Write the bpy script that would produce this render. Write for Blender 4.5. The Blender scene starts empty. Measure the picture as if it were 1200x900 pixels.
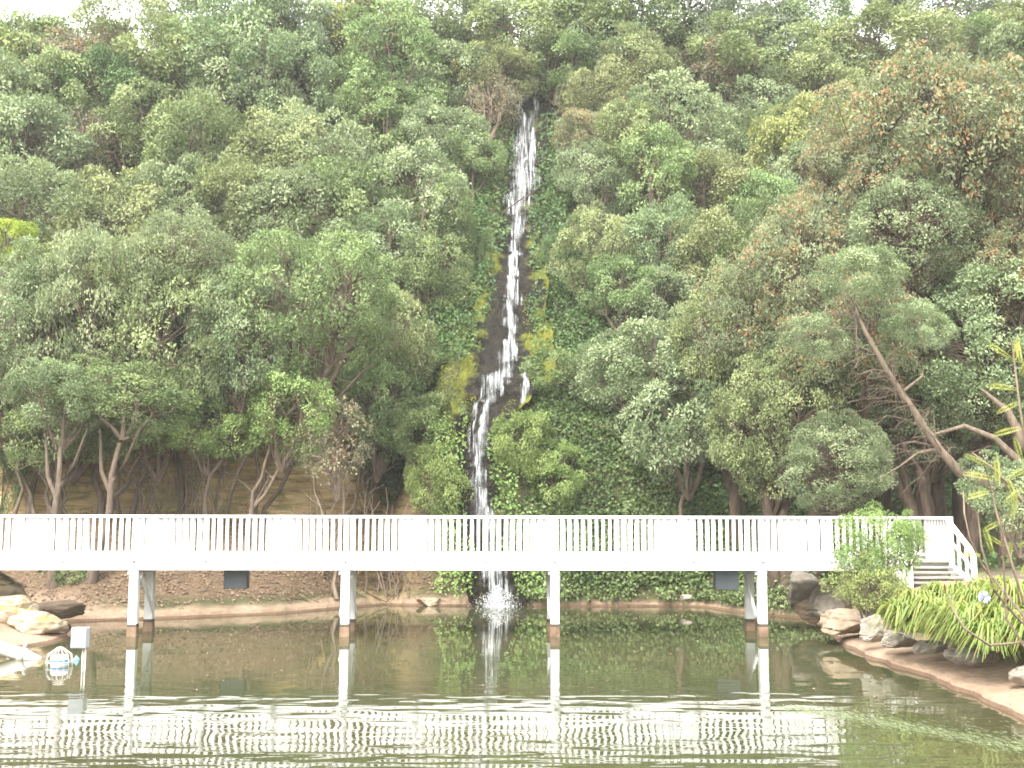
import bpy, math, random
import numpy as np

rng = np.random.default_rng(7)
random.seed(7)
SC = bpy.context.scene
COL = SC.collection
R = math.radians

# ------------------------------------------------------------------ camera
F = 1350.0                                   # focal length in photo pixels (1200 x 900)
CAMZ = 2.76
PITCH = math.atan(154.0 / F)
cam_d = bpy.data.cameras.new("camera")
cam_d.sensor_width = 36.0
cam_d.lens = F / 1200.0 * 36.0
cam_d.clip_end = 1500
cam = bpy.data.objects.new("camera", cam_d)
COL.objects.link(cam)
cam.location = (0, 0, CAMZ)
cam.rotation_euler = (math.pi / 2 + PITCH, R(-0.12), 0)
SC.camera = cam


def ray(u, v):
    a, b = (u - 600.0) / F, (450.0 - v) / F
    cp, sp = math.cos(PITCH), math.sin(PITCH)
    return np.array([a, cp - b * sp, sp + b * cp])


def at(u, v, Y):
    """world point seen at photo pixel (u, v) at depth Y"""
    d = ray(u, v)
    return np.array([0, 0, CAMZ]) + d * (Y / d[1])


# ------------------------------------------------------------------ value noise (numpy)
_perm = np.random.default_rng(3).random((256, 256))


def vnoise(x, y, seed=0):
    x = np.asarray(x, float) + seed * 17.31
    y = np.asarray(y, float) + seed * 9.77
    xi, yi = np.floor(x).astype(int), np.floor(y).astype(int)
    fx, fy = x - xi, y - yi
    fx, fy = fx * fx * (3 - 2 * fx), fy * fy * (3 - 2 * fy)
    g = lambda i, j: _perm[i % 256, j % 256]
    return (g(xi, yi) * (1 - fx) * (1 - fy) + g(xi + 1, yi) * fx * (1 - fy)
            + g(xi, yi + 1) * (1 - fx) * fy + g(xi + 1, yi + 1) * fx * fy) * 2 - 1


def fbm(x, y, seed=0, octs=4):
    s, a = 0, 1.0
    for k in range(octs):
        s = s + a * vnoise(np.asarray(x) * 2 ** k, np.asarray(y) * 2 ** k, seed + k)
        a *= 0.5
    return s / 1.9


def sstep(a, b, x):
    t = np.clip((np.asarray(x, float) - a) / (b - a), 0, 1)
    return t * t * (3 - 2 * t)


# ------------------------------------------------------------------ terrain
def yfoot(x):
    return np.interp(x, [-40, -11.6, -9, -6.5, -4, -0.5, 2.65, 5.8, 7.8, 12, 40],
                     [29.5, 30.3, 31.4, 32.9, 36.2, 35.9, 35.8, 34.4, 31.8, 33, 33])


def W(y):                                     # profile of the waterfall cliff
    return np.interp(y, [35.6, 35.85, 36.1, 36.6, 37.1, 37.6, 38.5, 39.0, 40.5, 43, 46, 50, 54, 58, 64, 90, 400],
                     [-0.8, 0.05, 0.5, 2.4, 4.5, 5.8, 6.4, 7.3, 8.6, 11.3, 14.5, 19, 23.4, 26.6, 29, 31, 32])


def terrain(x, y, rough=True):
    x, y = np.asarray(x, float), np.asarray(y, float)
    s = y - yfoot(x)
    H = np.interp(s, [-0.5, 0, 0.10, 0.28, 0.6, 2.8, 4.3, 6, 11, 40], [-0.8, 0.0, 0.16, 0.24, 0.44, 1.9, 2.6, 5.0, 30, 40])
    G = np.interp(y, [29, 34, 36.2, 36.9, 40.5, 58, 64, 90, 400], [1.6, 2.5, 2.8, 5.9, 7.3, 26, 29, 31, 32])
    hill = np.minimum(H, G)
    w = sstep(-4.6, -2.0, x) * (1 - sstep(4.2, 7.5, x))
    w = np.where(y > 42, np.maximum(w, 0), w)
    hill = hill * (1 - w) + np.where(y > 35.6, W(y), np.minimum(H, W(y))) * w
    xr = np.interp(y, [10, 15.8, 19.3, 23.6, 27.8, 31.6, 33], [6.9, 7.0, 7.15, 6.95, 7.55, 7.9, 8.2])
    Rb = np.interp(x - xr + 0.10 * vnoise(y * 1.5, y * 0, 5), [-0.5, 0, 0.08, 0.5, 1.15, 1.28, 1.5, 2.1, 6, 12, 40],
                   [-0.8, 0.0, 0.10, 0.17, 0.30, 0.75, 1.12, 1.3, 1.36, 2.6, 9])
    xl = np.interp(y, [8, 20, 23.9, 26.4, 28, 30.3, 33], [-9.8, -10.3, -10.2, -9.9, -10.5, -11.6, -12.5])
    Lb = np.interp(xl - x + 0.15 * vnoise(y, y * 0, 8), [-0.5, 0, 0.1, 1.1, 1.9, 2.6, 6, 14, 40], [-0.8, 0.0, 0.07, 0.2, 0.55, 1.2, 1.7, 2.6, 8])
    yn = 4 + 1.3 * np.maximum(x, 0) + 0.3 * np.maximum(-x, 0)
    Nb = np.interp(yn - y, [-0.5, 0, 0.5, 2.5, 6, 40], [-0.8, 0.0, 0.35, 1.0, 1.15, 2.0])
    z = np.maximum(np.maximum(hill, Rb), np.maximum(Lb, Nb))
    if rough:
        m = sstep(0.25, 0.8, z)
        calm = 1 - sstep(8, 8.6, x) * (1 - sstep(11.5, 13, x)) * sstep(22, 24, y) * (1 - sstep(28, 30, y))
        amp = (0.10 + 0.5 * sstep(4, 9, z)) * calm
        z = z + m * amp * fbm(x * 0.55, y * 0.55, 2) + m * 0.05 * calm * fbm(x * 2.3, y * 2.3, 6)
        lip = sstep(0.02, 0.12, z) * (1 - sstep(0.3, 0.6, z))
        z = z + lip * 0.05 * fbm(x * 1.6, y * 1.6, 9)
    return z


def ledge(a, t):
    """blocky rock relief shared by the rock face and the water lying on it"""
    q = fbm(a * 0.9 + 3, t * 0.55, 41, 3)
    st = np.abs(((t * 0.9 + 0.6 * vnoise(a * 0.7, t * 0.2, 44)) % 1.0) - 0.5)
    return 0.34 * q + 0.36 * st + 0.12 * fbm(a * 4, t * 4, 47, 2)


def hit(u, v, y0=29.0, y1=75.0):
    """depth where the ray through a photo pixel meets the hillside"""
    d = ray(u, v)
    ys = np.arange(y0, y1, 0.1)
    k = ys / d[1]
    z = CAMZ + d[2] * k
    t = terrain(d[0] * k, ys, False)
    w = np.nonzero(t >= z)[0]
    return float(ys[w[0]]) if len(w) else y1


def tnormal(x, y, e=0.15):
    dx = (terrain(x + e, y) - terrain(x - e, y)) / (2 * e)
    dy = (terrain(x, y + e) - terrain(x, y - e)) / (2 * e)
    n = np.stack([-dx, -dy, np.ones_like(dx)], 1)
    return n / np.linalg.norm(n, axis=1, keepdims=True)


# ------------------------------------------------------------------ mesh helpers
def mesh_np(name, V, Fq, attrs=None, smooth=False):
    """V (n,3), Fq (m,k) ints -> mesh; attrs: dict of per-face floats"""
    me = bpy.data.meshes.new(name)
    V = np.asarray(V, np.float32)
    Fq = np.asarray(Fq, np.int32)
    m, k = Fq.shape
    me.vertices.add(len(V))
    me.vertices.foreach_set("co", V.ravel())
    me.loops.add(m * k)
    me.loops.foreach_set("vertex_index", Fq.ravel())
    me.polygons.add(m)
    me.polygons.foreach_set("loop_start", np.arange(0, m * k, k, dtype=np.int32))
    me.polygons.foreach_set("loop_total", np.full(m, k, np.int32))
    me.polygons.foreach_set("use_smooth", np.full(m, smooth, bool))
    for nm, a in (attrs or {}).items():
        at_ = me.attributes.new(nm, 'FLOAT', 'FACE')
        at_.data.foreach_set("value", np.asarray(a, np.float32))
    me.update(calc_edges=True)
    return me


class MB:
    """collects boxes, bars and tubes into one mesh"""

    def __init__(s):
        s.v, s.f = [], []

    def add(s, vs, fs):
        o = len(s.v)
        s.v += [tuple(map(float, p)) for p in vs]
        s.f += [tuple(i + o for i in f) for f in fs]
        return s

    def box(s, x0, x1, y0, y1, z0, z1):
        return s.add([(x0, y0, z0), (x1, y0, z0), (x1, y1, z0), (x0, y1, z0), (x0, y0, z1), (x1, y0, z1), (x1, y1, z1), (x0, y1, z1)],
                     [(0, 3, 2, 1), (4, 5, 6, 7), (0, 1, 5, 4), (1, 2, 6, 5), (2, 3, 7, 6), (3, 0, 4, 7)])

    def bar(s, a, b, w, h, up=(0, 0, 1)):
        a, b, up = np.array(a, float), np.array(b, float), np.array(up, float)
        d = b - a
        d /= np.linalg.norm(d)
        sx = np.cross(d, up)
        sx /= np.linalg.norm(sx)
        sy = np.cross(sx, d)
        vs = []
        for p in (a, b):
            for i, j in ((-1, -1), (1, -1), (1, 1), (-1, 1)):
                vs.append(p + sx * i * w / 2 + sy * j * h / 2)
        return s.add(vs, [(0, 1, 2, 3), (7, 6, 5, 4), (0, 4, 5, 1), (1, 5, 6, 2), (2, 6, 7, 3), (3, 7, 4, 0)])

    def tube(s, pts, rad, n=6, cap=True):
        pts = [np.array(p, float) for p in pts]
        m = len(pts)
        rad = [rad] * m if np.isscalar(rad) else list(rad)
        o = len(s.v)
        ref = np.array([0.3, 0.2, 1.0])
        for i, p in enumerate(pts):
            d = pts[min(i + 1, m - 1)] - pts[max(i - 1, 0)]
            d = d / (np.linalg.norm(d) + 1e-9)
            if abs(d @ ref) > 0.97 * np.linalg.norm(ref):
                ref = np.array([1.0, 0.1, 0.2])
            a = np.cross(d, ref)
            a /= np.linalg.norm(a)
            b = np.cross(d, a)
            for k in range(n):
                t = 2 * math.pi * k / n
                s.v.append(tuple(p + rad[i] * (math.cos(t) * a + math.sin(t) * b)))
        for i in range(m - 1):
            for k in range(n):
                k2 = (k + 1) % n
                s.f.append((o + i * n + k, o + i * n + k2, o + (i + 1) * n + k2, o + (i + 1) * n + k))
        if cap:
            s.f.append(tuple(o + k for k in range(n))[::-1])
            s.f.append(tuple(o + (m - 1) * n + k for k in range(n)))
        return s

    def build(s, name, mat, parent=None, bevel=0, smooth=False):
        me = bpy.data.meshes.new(name)
        me.from_pydata(s.v, [], s.f)
        me.update()
        if smooth:
            me.polygons.foreach_set("use_smooth", np.full(len(me.polygons), True))
        o = bpy.data.objects.new(name, me)
        me.materials.append(mat)
        COL.objects.link(o)
        if parent:
            o.parent = parent
        if bevel:
            b = o.modifiers.new("bevel", 'BEVEL')
            b.width = bevel
            b.segments = 1
        return o


def link(name, me, mat, parent=None):
    o = bpy.data.objects.new(name, me)
    if mat and not me.materials:
        me.materials.append(mat)
    COL.objects.link(o)
    if mat and me.materials[0] != mat:
        o.material_slots[0].link = 'OBJECT'
        o.material_slots[0].material = mat
    if parent:
        o.parent = parent
    return o


def tag(o, label, cat, group=None):
    o["label"], o["category"] = label, cat
    if group:
        o["group"] = group
    return o


def kind(o, k, label=None):
    o["kind"] = k
    if label:
        o["label"] = label
    return o


def empty(name, loc, rz=0.0):
    o = bpy.data.objects.new(name, None)
    COL.objects.link(o)
    o.location = [float(c) for c in loc]
    o.rotation_euler = (0, 0, rz)
    return o


# ------------------------------------------------------------------ materials
class NT:
    def __init__(s, name):
        s.m = bpy.data.materials.new(name)
        s.m.use_nodes = True
        s.t = s.m.node_tree
        s.b = s.t.nodes["Principled BSDF"]
        s.out = s.t.nodes["Material Output"]

    def n(s, kind_, **kw):
        nd = s.t.nodes.new(kind_)
        for k, v in kw.items():
            if k.startswith("i_"):
                nd.inputs[k[2:].replace("_", " ")].default_value = v
            else:
                setattr(nd, k, v)
        return nd

    def l(s, a, b):
        s.t.links.new(a, b)

    def attr(s, nm):
        return s.n('ShaderNodeAttribute', attribute_name=nm).outputs['Fac']

    def noise(s, scale, detail=4, rough=0.6, vec=None, stretch=None, coord='Object'):
        tc = s.n('ShaderNodeTexCoord')
        v = vec or tc.outputs[coord]
        if stretch:
            mp = s.n('ShaderNodeMapping')
            mp.inputs['Scale'].default_value = stretch
            s.l(v, mp.inputs['Vector'])
            v = mp.outputs['Vector']
        nz = s.n('ShaderNodeTexNoise')
        nz.inputs['Scale'].default_value = scale
        nz.inputs['Detail'].default_value = detail
        nz.inputs['Roughness'].default_value = rough
        s.l(v, nz.inputs['Vector'])
        return nz.outputs['Fac']

    def ramp(s, fac, stops):
        r = s.n('ShaderNodeValToRGB')
        el = r.color_ramp.elements
        while len(el) < len(stops):
            el.new(0.5)
        for e, (p, c) in zip(el, stops):
            e.position = p
            e.color = (*c, 1) if not np.isscalar(c) else (c, c, c, 1)
        s.l(fac, r.inputs['Fac'])
        return r.outputs['Color']

    def mix(s, fac, a, b, mode='MIX'):
        m = s.n('ShaderNodeMix', data_type='RGBA', blend_type=mode)
        for sock, val in ((m.inputs['Factor'], fac), (m.inputs['A'], a), (m.inputs['B'], b)):
            if hasattr(val, 'links'):
                s.l(val, sock)
            elif np.isscalar(val):
                sock.default_value = val
            else:
                sock.default_value = (*val, 1)
        return m.outputs['Result']

    def math(s, op, a, b=0.0, c=None, clamp=False):
        m = s.n('ShaderNodeMath', operation=op, use_clamp=clamp)
        for i, val in enumerate((a, b, c)):
            if val is None:
                continue
            if hasattr(val, 'links'):
                s.l(val, m.inputs[i])
            else:
                m.inputs[i].default_value = val
        return m.outputs[0]

    def bump(s, h, strength=0.5, dist=0.05):
        b = s.n('ShaderNodeBump')
        b.inputs['Strength'].default_value = strength
        b.inputs['Distance'].default_value = dist
        s.l(h, b.inputs['Height'])
        s.l(b.outputs['Normal'], s.b.inputs['Normal'])
        return b

    def base(s, c, rough=0.7, spec=0.3):
        if hasattr(c, 'links'):
            s.l(c, s.b.inputs['Base Color'])
        else:
            s.b.inputs['Base Color'].default_value = (*c, 1)
        if hasattr(rough, 'links'):
            s.l(rough, s.b.inputs['Roughness'])
        else:
            s.b.inputs['Roughness'].default_value = rough
        s.b.inputs['Specular IOR Level'].default_value = spec
        return s


def leaf_mat(name, dark, mid, light, under, bud=None, bud_at=(0.55, 0.5), trans=0.3, rough=0.45):
    """two-sided leaf: per-leaf and per-clump colour spread, paler underside, some light passing through"""
    s = NT(name)
    lv, pv = s.attr('lv'), s.attr('pv')
    oi = s.n('ShaderNodeObjectInfo').outputs['Random']
    c = s.ramp(s.math('ADD', s.math('MULTIPLY', lv, 0.34), s.math('MULTIPLY', pv, 0.66)), [(0.12, dark), (0.5, mid), (0.85, light)])
    hsv = s.n('ShaderNodeHueSaturation')
    s.l(s.math('ADD', s.math('MULTIPLY', oi, 0.04), 0.48), hsv.inputs['Hue'])
    s.l(s.math('ADD', s.math('MULTIPLY', oi, 0.35), 1.17), hsv.inputs['Value'])
    s.l(c, hsv.inputs['Color'])
    c = hsv.outputs['Color']
    if bud:
        k = s.math('MULTIPLY', s.math('GREATER_THAN', pv, bud_at[0]), s.math('GREATER_THAN', lv, bud_at[1]))
        c = s.mix(k, c, bud)
    back = s.n('ShaderNodeNewGeometry').outputs['Backfacing']
    c = s.mix(s.math('MULTIPLY', back, 0.75), c, under)
    s.base(c, rough, 0.35)
    tr = s.n('ShaderNodeBsdfTranslucent')
    s.l(s.mix(1.0, c, (1.0, 1.15, 0.55), 'MULTIPLY'), tr.inputs['Color'])
    mx = s.n('ShaderNodeMixShader')
    mx.inputs[0].default_value = trans
    s.l(s.b.outputs[0], mx.inputs[1])
    s.l(tr.outputs[0], mx.inputs[2])
    s.l(mx.outputs[0], s.out.inputs['Surface'])
    return s.m


PAL = {
    'grey': leaf_mat('leaf_grey_green', (0.06, 0.085, 0.038), (0.135, 0.175, 0.085), (0.27, 0.31, 0.18), (0.24, 0.275, 0.18)),
    'green': leaf_mat('leaf_mid_green', (0.048, 0.078, 0.025), (0.112, 0.155, 0.058), (0.215, 0.27, 0.115), (0.19, 0.235, 0.12)),
    'olive': leaf_mat('leaf_olive', (0.065, 0.08, 0.03), (0.14, 0.165, 0.065), (0.265, 0.285, 0.135), (0.23, 0.25, 0.15)),
    'yellow': leaf_mat('leaf_yellow_green', (0.11, 0.14, 0.04), (0.19, 0.22, 0.07), (0.29, 0.31, 0.12), (0.25, 0.27, 0.14)),
    'dark': leaf_mat('leaf_dark_green', (0.03, 0.06, 0.02), (0.06, 0.11, 0.035), (0.11, 0.17, 0.06), (0.10, 0.14, 0.07)),
    'blue': leaf_mat('leaf_blue_green', (0.06, 0.085, 0.06), (0.115, 0.145, 0.10), (0.19, 0.22, 0.16), (0.20, 0.22, 0.17)),
    'rusty': leaf_mat('leaf_rusty_budded', (0.07, 0.085, 0.042), (0.145, 0.165, 0.085), (0.26, 0.28, 0.165), (0.24, 0.25, 0.17),
                      bud=(0.30, 0.165, 0.075), bud_at=(0.60, 0.5)),
    'brown': leaf_mat('leaf_brown_tinged', (0.095, 0.085, 0.05), (0.165, 0.15, 0.095), (0.24, 0.225, 0.145), (0.23, 0.215, 0.16),
                      bud=(0.23, 0.13, 0.07), bud_at=(0.6, 0.6)),
    'bright': leaf_mat('leaf_bright_yellow', (0.11, 0.15, 0.02), (0.21, 0.25, 0.028), (0.33, 0.34, 0.045), (0.22, 0.26, 0.06)),
    'lime': leaf_mat('leaf_lime_green', (0.07, 0.11, 0.025), (0.14, 0.20, 0.055), (0.24, 0.31, 0.11), (0.20, 0.26, 0.11)),
    'ivy': leaf_mat('leaf_ivy', (0.028, 0.055, 0.016), (0.056, 0.095, 0.028), (0.11, 0.155, 0.055), (0.11, 0.145, 0.065)),
    'litter': leaf_mat('dry_fallen_leaf', (0.075, 0.048, 0.028), (0.13, 0.088, 0.055), (0.215, 0.155, 0.10), (0.18, 0.13, 0.09), trans=0.08, rough=0.7),
    'strap': leaf_mat('strap_leaf', (0.05, 0.09, 0.014), (0.145, 0.21, 0.035), (0.31, 0.33, 0.08), (0.20, 0.245, 0.07),
                      bud=(0.36, 0.20, 0.06), bud_at=(0.80, 0.50), trans=0.3),
    'grevillea': leaf_mat('leaf_grevillea', (0.10, 0.13, 0.03), (0.19, 0.22, 0.05), (0.30, 0.31, 0.08), (0.27, 0.28, 0.15), trans=0.3),
    'weed': leaf_mat('pond_weed', (0.10, 0.12, 0.06), (0.17, 0.20, 0.105), (0.26, 0.29, 0.18), (0.2, 0.23, 0.14)),
    'mossy': leaf_mat('moss_tuft', (0.06, 0.072, 0.01), (0.12, 0.13, 0.018), (0.20, 0.195, 0.035), (0.13, 0.135, 0.025), trans=0.1, rough=0.9),
}


def bark(name, a, b):
    s = NT(name)
    c = s.ramp(s.noise(3.0, 5, 0.65, stretch=(4, 4, 0.8)), [(0.3, a), (0.7, b)])
    s.base(c, 0.85, 0.15)
    s.bump(s.noise(14, 4, 0.6, stretch=(3, 3, 0.6)), 0.7, 0.03)
    return s.m


BARK = bark('bark_grey_brown', (0.065, 0.048, 0.035), (0.155, 0.12, 0.09))
BARK_D = bark('bark_dark', (0.045, 0.033, 0.025), (0.13, 0.095, 0.07))
BARK_P = bark('bark_pale', (0.08, 0.06, 0.043), (0.19, 0.148, 0.11))
TWIG = bark('dry_twig', (0.12, 0.088, 0.062), (0.25, 0.195, 0.145))


def white_paint():
    s = NT('white_paint')
    n1 = s.noise(1.3, 5, 0.65)
    n2 = s.noise(9, 5, 0.7, stretch=(1, 1, 0.25))
    c = s.ramp(n1, [(0.3, (0.60, 0.60, 0.58)), (0.6, (0.70, 0.70, 0.69))])
    c = s.mix(s.math('MULTIPLY', s.math('GREATER_THAN', n2, 0.66), 0.35), c, (0.45, 0.42, 0.36))
    s.base(c, 0.5, 0.4)
    s.bump(s.noise(30, 3, 0.6, stretch=(0.2, 1, 1)), 0.15, 0.01)
    return s.m


WHITE = white_paint()


def simple(name, c1, c2, scale=3, rough=0.7, spec=0.3, metal=0, bump=0.0, stretch=None):
    s = NT(name)
    n = s.noise(scale, 5, 0.6, stretch=stretch)
    s.base(s.ramp(n, [(0.3, c1), (0.7, c2)]), rough, spec)
    s.b.inputs['Metallic'].default_value = metal
    if bump:
        s.bump(s.noise(scale * 3, 5, 0.65, stretch=stretch), bump, 0.05)
    return s.m


DECK = simple('weathered_deck_timber', (0.20, 0.185, 0.165), (0.36, 0.34, 0.31), 4, 0.8, 0.2, bump=0.3, stretch=(0.5, 6, 6))
SLEEVE = simple('rusty_stained_concrete', (0.13, 0.085, 0.055), (0.27, 0.185, 0.125), 5, 0.85, 0.2, bump=0.3)
TIDE = simple('dark_tide_band', (0.05, 0.04, 0.03), (0.11, 0.085, 0.06), 7, 0.6, 0.3)
GREYBOX = simple('grey_painted_metal', (0.085, 0.10, 0.12), (0.12, 0.135, 0.155), 2, 0.5, 0.4)
PALEBOX = simple('pale_grey_metal', (0.30, 0.32, 0.355), (0.36, 0.375, 0.405), 2, 0.45, 0.4)
GALV = simple('galvanised_steel', (0.42, 0.41, 0.37), (0.62, 0.60, 0.54), 12, 0.45, 0.5)
PIPE = simple('weathered_white_plastic', (0.34, 0.32, 0.29), (0.58, 0.56, 0.52), 5, 0.55, 0.4)
BLUE = simple('blue_plastic', (0.05, 0.22, 0.62), (0.08, 0.30, 0.72), 3, 0.35, 0.5)
LBLUE = simple('light_blue_plastic', (0.16, 0.50, 0.70), (0.22, 0.58, 0.78), 3, 0.35, 0.5)
WPLAST = simple('white_plastic', (0.74, 0.76, 0.78), (0.80, 0.81, 0.82), 3, 0.35, 0.5)
PETAL = simple('violet_blue_petal', (0.42, 0.44, 0.80), (0.58, 0.60, 0.90), 8, 0.6, 0.2)
STEM = simple('green_stem', (0.14, 0.20, 0.05), (0.24, 0.30, 0.09), 6, 0.6, 0.3)


def rock_mat(name, c0, c1, c2, moss=None, moss_amt=0.5, scale=1.6):
    s = NT(name)
    n1 = s.noise(scale, 7, 0.65)
    n2 = s.noise(scale * 5, 5, 0.7)
    c = s.ramp(n1, [(0.28, c0), (0.5, c1), (0.74, c2)])
    c = s.mix(0.35, c, s.ramp(n2, [(0.3, c0), (0.7, c2)]))
    if moss:
        n3 = s.noise(1.1, 5, 0.6)
        up = s.n('ShaderNodeSeparateXYZ')
        s.l(s.n('ShaderNodeNewGeometry').outputs['Normal'], up.inputs[0])
        k = s.math('GREATER_THAN', s.math('ADD', n3, s.math('MULTIPLY', up.outputs['Z'], 0.12)), 1 - moss_amt)
        c = s.mix(s.math('MULTIPLY', k, 0.85), c, s.ramp(n2, [(0.3, moss), (0.75, tuple(x * 1.9 for x in moss))]))
    s.base(c, 0.85, 0.2)
    s.bump(s.math('ADD', n1, s.math('MULTIPLY', n2, 0.5)), 0.8, 0.10)
    return s.m


SANDROCK = rock_mat('sandstone', (0.16, 0.115, 0.075), (0.30, 0.22, 0.155), (0.42, 0.33, 0.245))
MOSSROCK = rock_mat('mossy_sandstone', (0.22, 0.17, 0.11), (0.40, 0.32, 0.22), (0.52, 0.45, 0.34), moss=(0.13, 0.12, 0.03), moss_amt=0.33)
GREYROCK = rock_mat('grey_stone', (0.13, 0.108, 0.085), (0.27, 0.235, 0.19), (0.40, 0.365, 0.31))


# ------------------------------------------------------------------ foliage
def nrm(a):
    return a / (np.linalg.norm(a, axis=-1, keepdims=True) + 1e-9)


def leaf_quads(P, A, N, L, Wd):
    """leaves with base point P, axis A, face normal ~N, length L, width Wd -> verts, faces"""
    A = nrm(A)
    S = nrm(np.cross(A, N))
    Nn = np.cross(S, A)
    L, Wd = np.broadcast_to(L, len(P))[:, None], np.broadcast_to(Wd, len(P))[:, None]
    mid = P + A * L * 0.5
    v0, v2 = P, P + A * L - Nn * L * 0.10
    v1, v3 = mid + S * Wd * 0.5 + Nn * Wd * 0.12, mid - S * Wd * 0.5 + Nn * Wd * 0.12
    V = np.stack([v0, v1, v2, v3], 1).reshape(-1, 3)
    return V, np.arange(len(P) * 4).reshape(-1, 4)


def crown_proto(seed, nlobes, puff_r, leaf_l, per_puff, density=1.0, spread=0.5, flat=0.8, twig_r=0.008, low=-0.45):
    """one crown about 2 units wide, with its branch skeleton reaching every leaf clump"""
    g = np.random.default_rng(seed)
    C = np.concatenate([g.uniform(-spread, spread, (nlobes, 2)), g.uniform(-0.30, 0.38, (nlobes, 1))], 1)
    C[0] = (0, 0, 0.1)
    Rl = g.uniform(0.36, 0.58, nlobes)
    Rl[0] = 0.62
    puffs = []
    for c, r in zip(C, Rl):
        n = int(4 * math.pi * r * r / (math.pi * puff_r ** 2) * 1.5 * density)
        d = nrm(g.normal(size=(n, 3)))
        rad = r * (1 + g.uniform(-0.22, 0.14, n))
        p = c + d * rad[:, None] * np.array([1, 1, 0.85])
        keep = d[:, 2] > low + g.uniform(-0.2, 0.2, n)
        for c2, r2 in zip(C, Rl):
            if c2 is c or (c2 == c).all():
                continue
            keep &= np.linalg.norm((p - c2) / np.array([1, 1, 0.85]), axis=1) > r2 * 0.84
        keep &= g.random(n) > 0.10
        puffs.append(np.concatenate([p[keep], d[keep]], 1))
    puffs = np.concatenate(puffs)
    n = len(puffs)
    pr = puff_r * g.uniform(0.6, 1.35, n)
    cnt = np.maximum(10, (per_puff * (pr / puff_r) ** 2 * g.uniform(0.55, 1.2, n)).astype(int))
    idx = np.repeat(np.arange(n), cnt)
    m = len(idx)
    out = puffs[idx, 3:]
    d = nrm(g.normal(size=(m, 3)) + out * 0.55 + np.array([0, 0, 0.35]))
    rr = pr[idx] * g.uniform(0.45, 1.05, m) ** 0.5
    P = puffs[idx, :3] + d * rr[:, None] * np.array([1, 1, flat])
    A = nrm(d * 0.55 + g.normal(size=(m, 3)) * 0.6)
    N = nrm(out * 0.25 + d * 1.0 + np.array([0, 0, 0.25]) + g.normal(size=(m, 3)) * 0.33)
    L = leaf_l * g.uniform(0.6, 1.35, m)
    V, Fq = leaf_quads(P, A, N, L, L * 0.48)
    crown = mesh_np("crown", V, Fq, {'lv': g.random(m), 'pv': np.clip(g.random(n)[idx] + g.normal(0, 0.05, m), 0, 1)})
    # branches: limbs to the lobes, twigs to the clumps
    mb = MB()
    base = np.array([0, 0, -0.9])
    nodes = []
    for c, r in zip(C, Rl):
        pts = []
        for t in np.linspace(0, 1, 6):
            q = base * (1 - t) + c * t
            q = q + np.array([c[0] * 0.25, c[1] * 0.25, 0]) * math.sin(t * math.pi) + g.normal(0, 0.02, 3) * (0 < t < 1)
            pts.append(q)
            nodes.append(q)
        mb.tube(pts, np.linspace(twig_r * 5, twig_r * 1.8, 6), 5, cap=False)
    nodes = np.array(nodes)
    for k in range(n):
        if g.random() < 0.25:
            continue
        p = puffs[k, :3]
        dd = np.linalg.norm(nodes - p, axis=1) + 0.35 * (nodes[:, 2] > p[2])
        q = nodes[np.argsort(dd)[g.integers(0, 3)]]
        mid = (p + q) / 2 + g.normal(0, 0.05, 3) - np.array([0, 0, 0.04])
        mb.tube([q, mid, p], [twig_r * 1.3, twig_r * 0.9, twig_r * 0.4], 3, cap=False)
    br = bpy.data.meshes.new("limbs")
    br.from_pydata(mb.v, [], mb.f)
    br.materials.append(BARK)
    crown.materials.append(PAL['grey'])
    return crown, br


SMALL = [crown_proto(100 + i, 5 + i % 3, 0.19, 0.051, 190, density=0.76, flat=0.75, low=-0.9) for i in range(8)]
SPARSE = [crown_proto(200 + i, 5, 0.13, 0.055, 26, density=0.8, twig_r=0.011, low=-0.8) for i in range(3)]
BIG = [crown_proto(300 + i, 9 + i % 3, 0.115, 0.033, 120, density=0.78, spread=0.55, flat=0.75, low=-0.95) for i in range(4)]
FINE = [crown_proto(400 + i, 5, 0.15, 0.07, 70, density=0.8, flat=0.6) for i in range(2)]
FEATHER = [crown_proto(420 + i, 6, 0.17, 0.050, 90, density=0.8, flat=0.9, low=-0.9, twig_r=0.007) for i in range(2)]


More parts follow.
